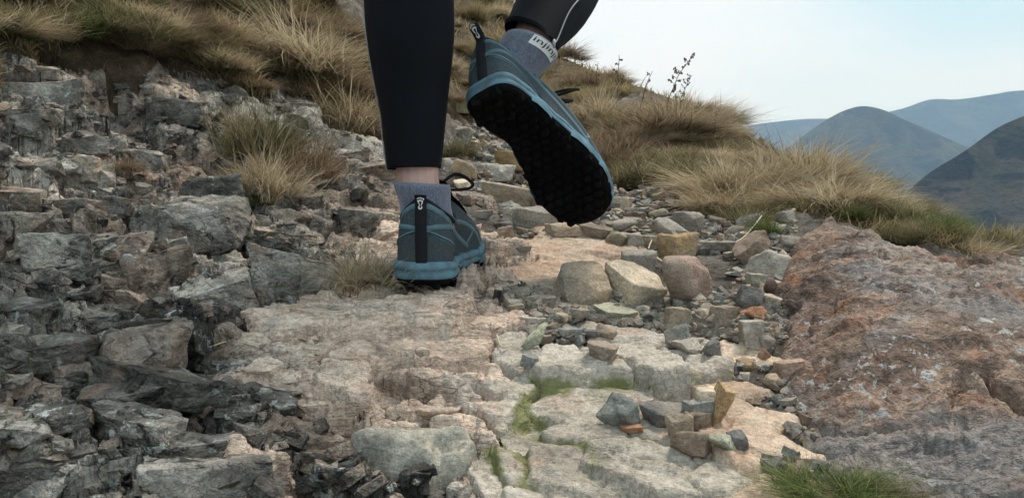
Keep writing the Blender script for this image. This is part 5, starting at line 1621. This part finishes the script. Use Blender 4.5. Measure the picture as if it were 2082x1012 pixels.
LL += [(knL, .058, .062, None), (knL + Vector((.005, .02, .12)), .068, .074, None), (knL.lerp(hipL, .65), .082, .088, None), (hipL, .092, .10, None), (hipL + Vector((.02, 0, .08)), .09, .10, None)]
knR = Vector((.135, 1.45, .45))
hemR = PX(1078, 84, 1.15)
ax = (knR - hemR).normalized()
RRr = []
hem_t = Vector((.38, .25, .9))
for t_, r_, tl in [(0, .0395, hem_t), (.035, .041, hem_t), (.14, .0465, None), (.28, .055, None), (.45, .060, None), (.65, .058, None), (.85, .054, None)]:
    RRr.append((hemR.lerp(knR, t_) + Vector((.004, 0, 0)) * math.sin(t_ * 3.1), r_, r_ * 1.06, tl))
RRr += [(knR, .056, .058, None), (knR + Vector((-.01, .01, .06)), .064, .066, None), (knR.lerp(hipR, .5), .078, .082, None), (hipR, .092, .10, None), (hipR + Vector((-.02, 0, .08)), .09, .10, None)]
V1 = leg_rings(LL); V2 = leg_rings(RRr)
F = ring_faces(len(LL), 36) + [tuple(i + len(V1) for i in f) for f in ring_faces(len(RRr), 36)]
pel = [(Vector((0, 1.24, .74)), .13, .10, (0, 0, 1)), (Vector((0, 1.24, .80)), .165, .115, (0, 0, 1)), (Vector((0, 1.24, .88)), .165, .115, (0, 0, 1)), (Vector((0, 1.25, .97)), .145, .10, (0, 0, 1))]
V3 = leg_rings(pel); o3 = len(V1) + len(V2)
F += [tuple(i + o3 for i in f) for f in ring_faces(len(pel), 36)]
# turned-in hems
def hem_in(V, n=36):
    c = sum((Vector(v) for v in V[:n]), Vector()) / n
    return [c + (Vector(v) - c) * .93 + Vector((0, 0, .012)) for v in V[:n]]
h1, h2 = hem_in(V1), hem_in(V2)
o4 = o3 + len(V3)
F += [(j, o4 + j, o4 + (j + 1) % 36, (j + 1) % 36) for j in range(36)]
F += [(len(V1) + j, o4 + 36 + j, o4 + 36 + (j + 1) % 36, len(V1) + (j + 1) % 36) for j in range(36)]
VA = [Vector(v) for v in V1 + V2 + V3 + h1 + h2]
# slight cloth wrinkles
arr = np.array([v[:] for v in VA]); wr = fbm3(arr[:, 0] * 40, arr[:, 1] * 40, arr[:, 2] * 75, 3, 5)
nearhem = np.exp(-np.minimum(np.abs(arr[:, 2] - LL[0][0].z), np.abs(arr[:, 2] - hemR.z)) / .05)
wr = wr * (1 + 2.2 * nearhem)
arr[:, 1] += wr * .0014; arr[:, 0] += wr * .0012
leg_o = pobj('leggings', arr, F, M['legging'])
sm_ = leg_o.modifiers.new('s', 'SUBSURF'); sm_.levels = 1; sm_.render_levels = 1
def seam(rings, ang, name, mat, r0, n=36, k=7, lift=.0012):
    P_ = []
    for i in range(k):
        c = Vector(rings[i][0]); v = Vector((V1 if rings is LL else V2)[i * n + ang]); P_.append(v + (v - c).normalized() * lift)
    V, F = tube([p[:] for p in catmull([np.array(p) for p in P_], 40)], r0, 5); return pchild(name, V, F, mat, leg_o)
seam(LL, 18, 'seam', M['grey_strip'], .0009)
seam(RRr, 33, 'zip', M['grey_strip'], .0011)
# zip pull
zp = Vector(V2[33]) + Vector((.001, -.003, .004))
V, F = tube([zp, zp + Vector((-.001, -.002, -.006)), zp + Vector((0, -.002, -.012))], [.0016, .0028, .0014], 6)
pchild('zip_pull', V, F, M['grey_strip'], leg_o)

# --- socks
def sock(cen, top_c, top_r, axis, n=40):
    """rings from inside the shoe up to the cuff; returns surface function too"""
    R_ = []
    for t_ in np.linspace(0, 1, 12):
        c = Vector(cen).lerp(Vector(top_c), t_)
        b = 1 - .10 * (1 - t_) ** 2 + .03 * math.sin(t_ * 9)
        R_.append((c, top_r * b * (1.03 if t_ > .9 else 1), top_r * b * (1.12 + .14 * (1 - t_)), axis))
    V = leg_rings(R_, n); F = ring_faces(len(R_), n)
    inn = []
    c = Vector(top_c)
    for v in V[-n:]: inn.append(c + (v - c) * .9 - Vector(axis).normalized() * .012)
    i0_ = len(V); V = V + inn
    F += [((i0_ - n) + j, (i0_ - n) + (j + 1) % n, i0_ + (j + 1) % n, i0_ + j) for j in range(n)]
    o = pobj('sock', V, F, M['sock'])
    def surf(a, t_, lift=.0008):
        i = t_ * 11; i_ = min(int(i), 10); f = i - i_; j = (a / 6.28318 * n) % n; j_ = int(j); g = j - j_
        def q(ii_, jj): return Vector(V[ii_ * n + jj % n])
        p = (q(i_, j_) * (1 - g) + q(i_, j_ + 1) * g) * (1 - f) + (q(i_ + 1, j_) * (1 - g) + q(i_ + 1, j_ + 1) * g) * f
        cc = Vector(R_[i_][0]).lerp(Vector(R_[i_ + 1][0]), f)
        return p + (p - cc).normalized() * lift
    return o, surf
topL = PX(857, 372, 1.06)
sL, surfL = sock(ankL + Vector((0, 0, -.03)), topL, 55 / FPX * 1.06, (.06, -.02, 1))
topR = PX(1080, 94, 1.15)
axR = Vector((.36, .25, .9))
sR, surfR = sock(ankR - axR.normalized() * .035, topR, .0385, axR[:])
def patch(surf, a0, a1, t0, t1, parent, name, mat, lift=.0010):
    V = []; n = 14
    for t_ in (t0, t1):
        for i in range(n): V.append(surf(a0 + (a1 - a0) * i / (n - 1), t_, lift))
    F = [(i, i + 1, n + i + 1, n + i) for i in range(n - 1)]
    return pchild(name, V, F, mat, parent)
def lettering(text, surf, a0, a1, t0, t1, parent):
    c = bpy.data.curves.new('lettering', 'FONT'); c.body = text; c.size = 1.0
    o = bpy.data.objects.new('lettering_source', c); COL.objects.link(o)
    bpy.context.view_layer.update()
    me = o.evaluated_get(bpy.context.evaluated_depsgraph_get()).to_mesh()
    v = np.array([q.co[:] for q in me.vertices]); f = [tuple(p.vertices) for p in me.polygons]
    o.evaluated_get(bpy.context.evaluated_depsgraph_get()).to_mesh_clear()
    bpy.data.objects.remove(o)
    mn, mx_ = v.min(0), v.max(0)
    V = [surf(a0 + (a1 - a0) * (p[0] - mn[0]) / (mx_[0] - mn[0]), t0 + (t1 - t0) * (p[1] - mn[1]) / (mx_[1] - mn[1]), .0014) for p in v]
    return pchild('lettering', V, f, M['black_tape'], parent, False)
A0, A1 = math.radians(278), math.radians(352)
patch(surfR, A0, A1, .78, .97, sR, 'label_patch', M['white_print'])
lettering('injinji', surfR, A0 + .08, A1 - .08, .815, .94, sR)
patch(surfL, math.radians(172), math.radians(206), .74, .93, sL, 'label_patch', M['white_print'])

# --- body: one continuous skinned figure inside the clothes
J = {'pel': (0, 1.24, .86, .10), 'spine': (0, 1.26, 1.02, .10), 'chest': (0, 1.29, 1.20, .125), 'neck0': (0, 1.31, 1.34, .06), 'neck': (0, 1.325, 1.41, .05), 'head0': (0, 1.34, 1.47, .075), 'head': (0, 1.345, 1.55, .088), 'crown': (0, 1.34, 1.62, .06),
     'nose': (0, 1.435, 1.535, .012),
     'hl': (*hipL[:], .08), 'kl': (*knL[:], .05), 'cl': (*(Vector(LL[5][0]))[:], .046), 'al': (*PX(848, 330, 1.062)[:], .0295), 'al2': (*(PX(850, 385, 1.062))[:], .0305), 'fl': (*(ankL + Vector((0, .0, -.04)))[:], .028), 'tl': (*(ML @ Vector((0, .20, .032)))[:], .018),
     'hr': (*hipR[:], .08), 'kr': (*knR[:], .05), 'cr': (*hemR.lerp(knR, .4)[:], .044), 'ar': (*hemR.lerp(knR, .06)[:], .031), 'ar2': (*(topR - axR.normalized() * .004)[:], .033), 'fr': (*(ankR - axR.normalized() * .035)[:], .022), 'tr': (*(WR(Vector((0, .17, .03))))[:], .012)}
BE_ = [('pel', 'spine'), ('spine', 'chest'), ('chest', 'neck0'), ('neck0', 'neck'), ('neck', 'head0'), ('head0', 'head'), ('head', 'crown'), ('head', 'nose'), ('pel', 'hl'), ('hl', 'kl'), ('kl', 'cl'), ('cl', 'al'), ('al', 'al2'), ('al2', 'fl'), ('fl', 'tl'),
       ('pel', 'hr'), ('hr', 'kr'), ('kr', 'cr'), ('cr', 'ar'), ('ar', 'ar2'), ('ar2', 'fr'), ('fr', 'tr')]
for sgn, nm, fw in ((-1, 'L', .16), (1, 'R', -.10)):
    sh = Vector((sgn * .19, 1.29, 1.30)); el = Vector((sgn * .25, 1.27 + fw * .3, 1.03)); wr_ = Vector((sgn * .22, 1.30 + fw, .86)); pm_ = wr_ + Vector((0, .03 + fw * .2, -.07))
    J['s' + nm] = (*sh[:], .055); J['e' + nm] = (*el[:], .040); J['w' + nm] = (*wr_[:], .026); J['p' + nm] = (*pm_[:], .030)
    BE_ += [('chest', 's' + nm), ('s' + nm, 'e' + nm), ('e' + nm, 'w' + nm), ('w' + nm, 'p' + nm)]
    for i in range(5):
        d0 = Vector((sgn * -.012, .022 - .013 * i, -.035)) if i else Vector((sgn * -.03, .03, -.01))
        ln = (.8, 1.0, 1.1, 1.0, .8)[i]
        J['f%s%da' % (nm, i)] = (*(pm_ + d0)[:], .010); J['f%s%db' % (nm, i)] = (*(pm_ + d0 + Vector((sgn * -.012, .004, -.028 * ln)))[:], .0085)
        BE_ += [('p' + nm, 'f%s%da' % (nm, i)), ('f%s%da' % (nm, i), 'f%s%db' % (nm, i))]
names = list(J); ix = {k: i for i, k in enumerate(names)}
bme = bpy.data.meshes.new('body')
bme.from_pydata([tuple(PINV @ Vector(J[k][:3])) for k in names], [(ix[a], ix[b]) for a, b in BE_], [])
bme.update()
body = link(bpy.data.objects.new('body', bme), person)
bme.materials.append(M['skin'])
body.modifiers.new('skin', 'SKIN')
for i, k in enumerate(names):
    bme.skin_vertices[0].data[i].radius = (J[k][3], J[k][3]); bme.skin_vertices[0].data[i].use_root = (k == 'pel')
ss = body.modifiers.new('sub', 'SUBSURF'); ss.levels = 2; ss.render_levels = 2
# jacket and hair (above the picture)
TR = [(Vector((0, 1.25, .90)), .175, .125, (0, 0, 1)), (Vector((0, 1.26, 1.05)), .165, .125, (0, .05, 1)), (Vector((0, 1.29, 1.20)), .185, .14, (0, .1, 1)), (Vector((0, 1.30, 1.30)), .175, .12, (0, .1, 1)), (Vector((0, 1.315, 1.36)), .10, .085, (0, .1, 1)), (Vector((0, 1.325, 1.40)), .065, .07, (0, .1, 1))]
VJ = leg_rings(TR); FJ = ring_faces(len(TR), 36)
for nm in 'LR':
    a, b, c = (Vector(J[q + nm][:3]) for q in 'sew')
    ar = leg_rings([(a.lerp(Vector((0, 1.29, 1.28)), .4), .07, .075, (a - b)[:]), (a, .068, .07, None), (a.lerp(b, .5), .056, .06, None), (b, .05, .052, None), (b.lerp(c, .6), .042, .044, None), (c, .036, .038, None)])
    o_ = len(VJ); VJ = VJ + ar; FJ += [tuple(i + o_ for i in f) for f in ring_faces(6, 36)]
pobj('jacket', VJ, FJ, M['jacket'])
Vh, Fh = stone_shape(77, 'round', 4, (.093, .105, .10), .03)
hc = Vector(J['head'][:3]) + Vector((0, -.018, .03))
pobj('hair', [Vector(v) + hc for v in Vh.tolist()], [tuple(f) for f in Fh.tolist()], M['hair'])
# ------------------------------------------------------------------ dry weed stalks on the bank, twigs and straws
M['weed'] = plain_mat('dry_weed_stem', (.10, .065, .045), .8, .2, 80, .3)
M['straw_stem'] = plain_mat('pale_straw_stem', (.50, .42, .28), .7, .2, 80, .2)
M['twig'] = plain_mat('dead_twig', (.085, .062, .045), .85, .2, 60, .35, .4, 200)
rw = random.Random(3)
def weed(u, v, Y, hpx, bend, heads, label):
    p = PX(u, v, Y); p.z = min(p.z, gz(p.x, p.y) + .02) if abs(p.z - gz(p.x, p.y)) > .05 else p.z
    h = hpx / FPX * Y
    root = empty('dry_weed', p); tag(root, label, 'weed', 'dry weed stalks on the bank against the sky')
    P_ = [np.array((bend * h * (t ** 1.8) + rw.gauss(0, .006) * h, rw.gauss(0, .03) * h, t * h)) for t in np.linspace(0, 1, 7)]
    C_ = catmull(P_, 22)
    V, F = tube(C_, [max(.0022 * Y / 3 * (1 - .6 * i / 21), .0010) for i in range(22)], 5); pymesh('stem', V, F, M['weed'], root)
    for i in range(heads):
        j = int(8 + 13 * (i + .5) / heads); b = Vector(C_[j]); sd_ = rw.choice((-1, 1))
        d = Vector((sd_ * rw.uniform(.3, 1), rw.uniform(-.4, .4), rw.uniform(.2, 1))).normalized() * h * rw.uniform(.06, .16) * (1.2 - j / 22 * .6)
        V, F = tube([b, b + d * .5 + Vector((0, 0, .01 * h)), b + d], .0011 * Y / 3, 4); pymesh('side_shoot', V, F, M['weed'], root)
        for q in range(4):
            c = b + d * (.45 + .18 * q) + Vector((rw.gauss(0, .012), rw.gauss(0, .012), rw.gauss(0, .012))) * h
            Vs, Fs = stone_shape(q + i * 7, 'round', 1, (.014 * h, .010 * h, .022 * h), 0)
            pymesh('seed_head', [Vector(x) + c for x in Vs.tolist()], [tuple(f) for f in Fs.tolist()], M['weed'], root)
weed(1255, 225, 3.6, 110, .02, 5, 'thin upright dry weed at the top of the bank')
weed(1300, 222, 3.4, 100, .25, 4, 'leaning dry weed with few seeds near the thin upright one')
weed(1352, 245, 3.3, 135, .42, 14, 'tallest bent dry weed with dark seed heads on the bank')
weed(1376, 250, 3.3, 95, .30, 12, 'bushy dry weed beside the tallest bent one')
weed(1420, 270, 3.2, 80, .05, 3, 'slender dry stalk at the shoulder of the bank')
weed(1450, 300, 3.1, 70, .1, 4, 'thin dry stalk lower down the shoulder of the bank')
weed(1210, 190, 5.0, 60, .1, 4, 'faint dry weed on the slope behind the raised shoe')
weed(1335, 235, 3.3, 60, -.2, 3, 'short dry weed leaning towards the raised shoe')
def strand(pts_, r, name, mat, label, cat, group=None):
    P_ = [PX(*q) for q in pts_]
    o0 = P_[0]; C_ = catmull([np.array(p - o0) for p in P_], 20)
    V, F = tube(C_, r, 6)
    o = pymesh(name, V, F, mat); o.location = o0; tag(o, label, cat, group)
def on(u, v, lift=.006):
    p = hit(u, v); p.z += lift; o = p
    return o
def ground_strand(uv, r, name, mat, label, cat, lift=.006):
    P_ = [on(u, v, lift) for u, v in uv]
    o0 = P_[0].copy(); C_ = catmull([np.array(p - o0) for p in P_], 22)
    V, F = tube(C_, r, 6); o = pymesh(name, V, F, mat); o.location = o0; tag(o, label, cat)
ground_strand([(1310,444),(1345,440),(1385,432),(1420,418)], .0045, 'twig', M['twig'], 'dark dead twig lying on the gravel below the bank', 'twig', .01)
ground_strand([(1330,452),(1365,446),(1400,440)], .003, 'twig', M['twig'], 'thinner twig lying beside the dark dead one', 'twig', .01)
ground_strand([(1494,532),(1515,515),(1535,492),(1548,470)], .0014, 'straw_stem', M['straw_stem'], 'long pale straw across the brown leaning slab', 'straw', .03)
ground_strand([(1318,530),(1326,515),(1340,505)], .0013, 'straw_stem', M['straw_stem'], 'short bent straw behind the largest rounded stone', 'straw', .02)
ground_strand([(1332,538),(1352,552)], .0026, 'straw_stem', M['straw_stem'], 'white stick stub in the gravel by the largest rounded stone', 'stick', .012)
ground_strand([(425,722),(470,727),(520,729)], .0008, 'straw_stem', M['straw_stem'], 'thin straw lying on the rock near the dark block', 'straw', .004)
ground_strand([(1010,690),(1020,715),(1040,712)], .0010, 'straw_stem', M['straw_stem'], 'bent straw lying by the crevice beside the pink slab', 'straw', .005)
ground_strand([(515,520),(530,500),(548,482)], .0010, 'straw_stem', M['straw_stem'], 'straw lying in the earthy gully of the outcrop', 'straw', .008)
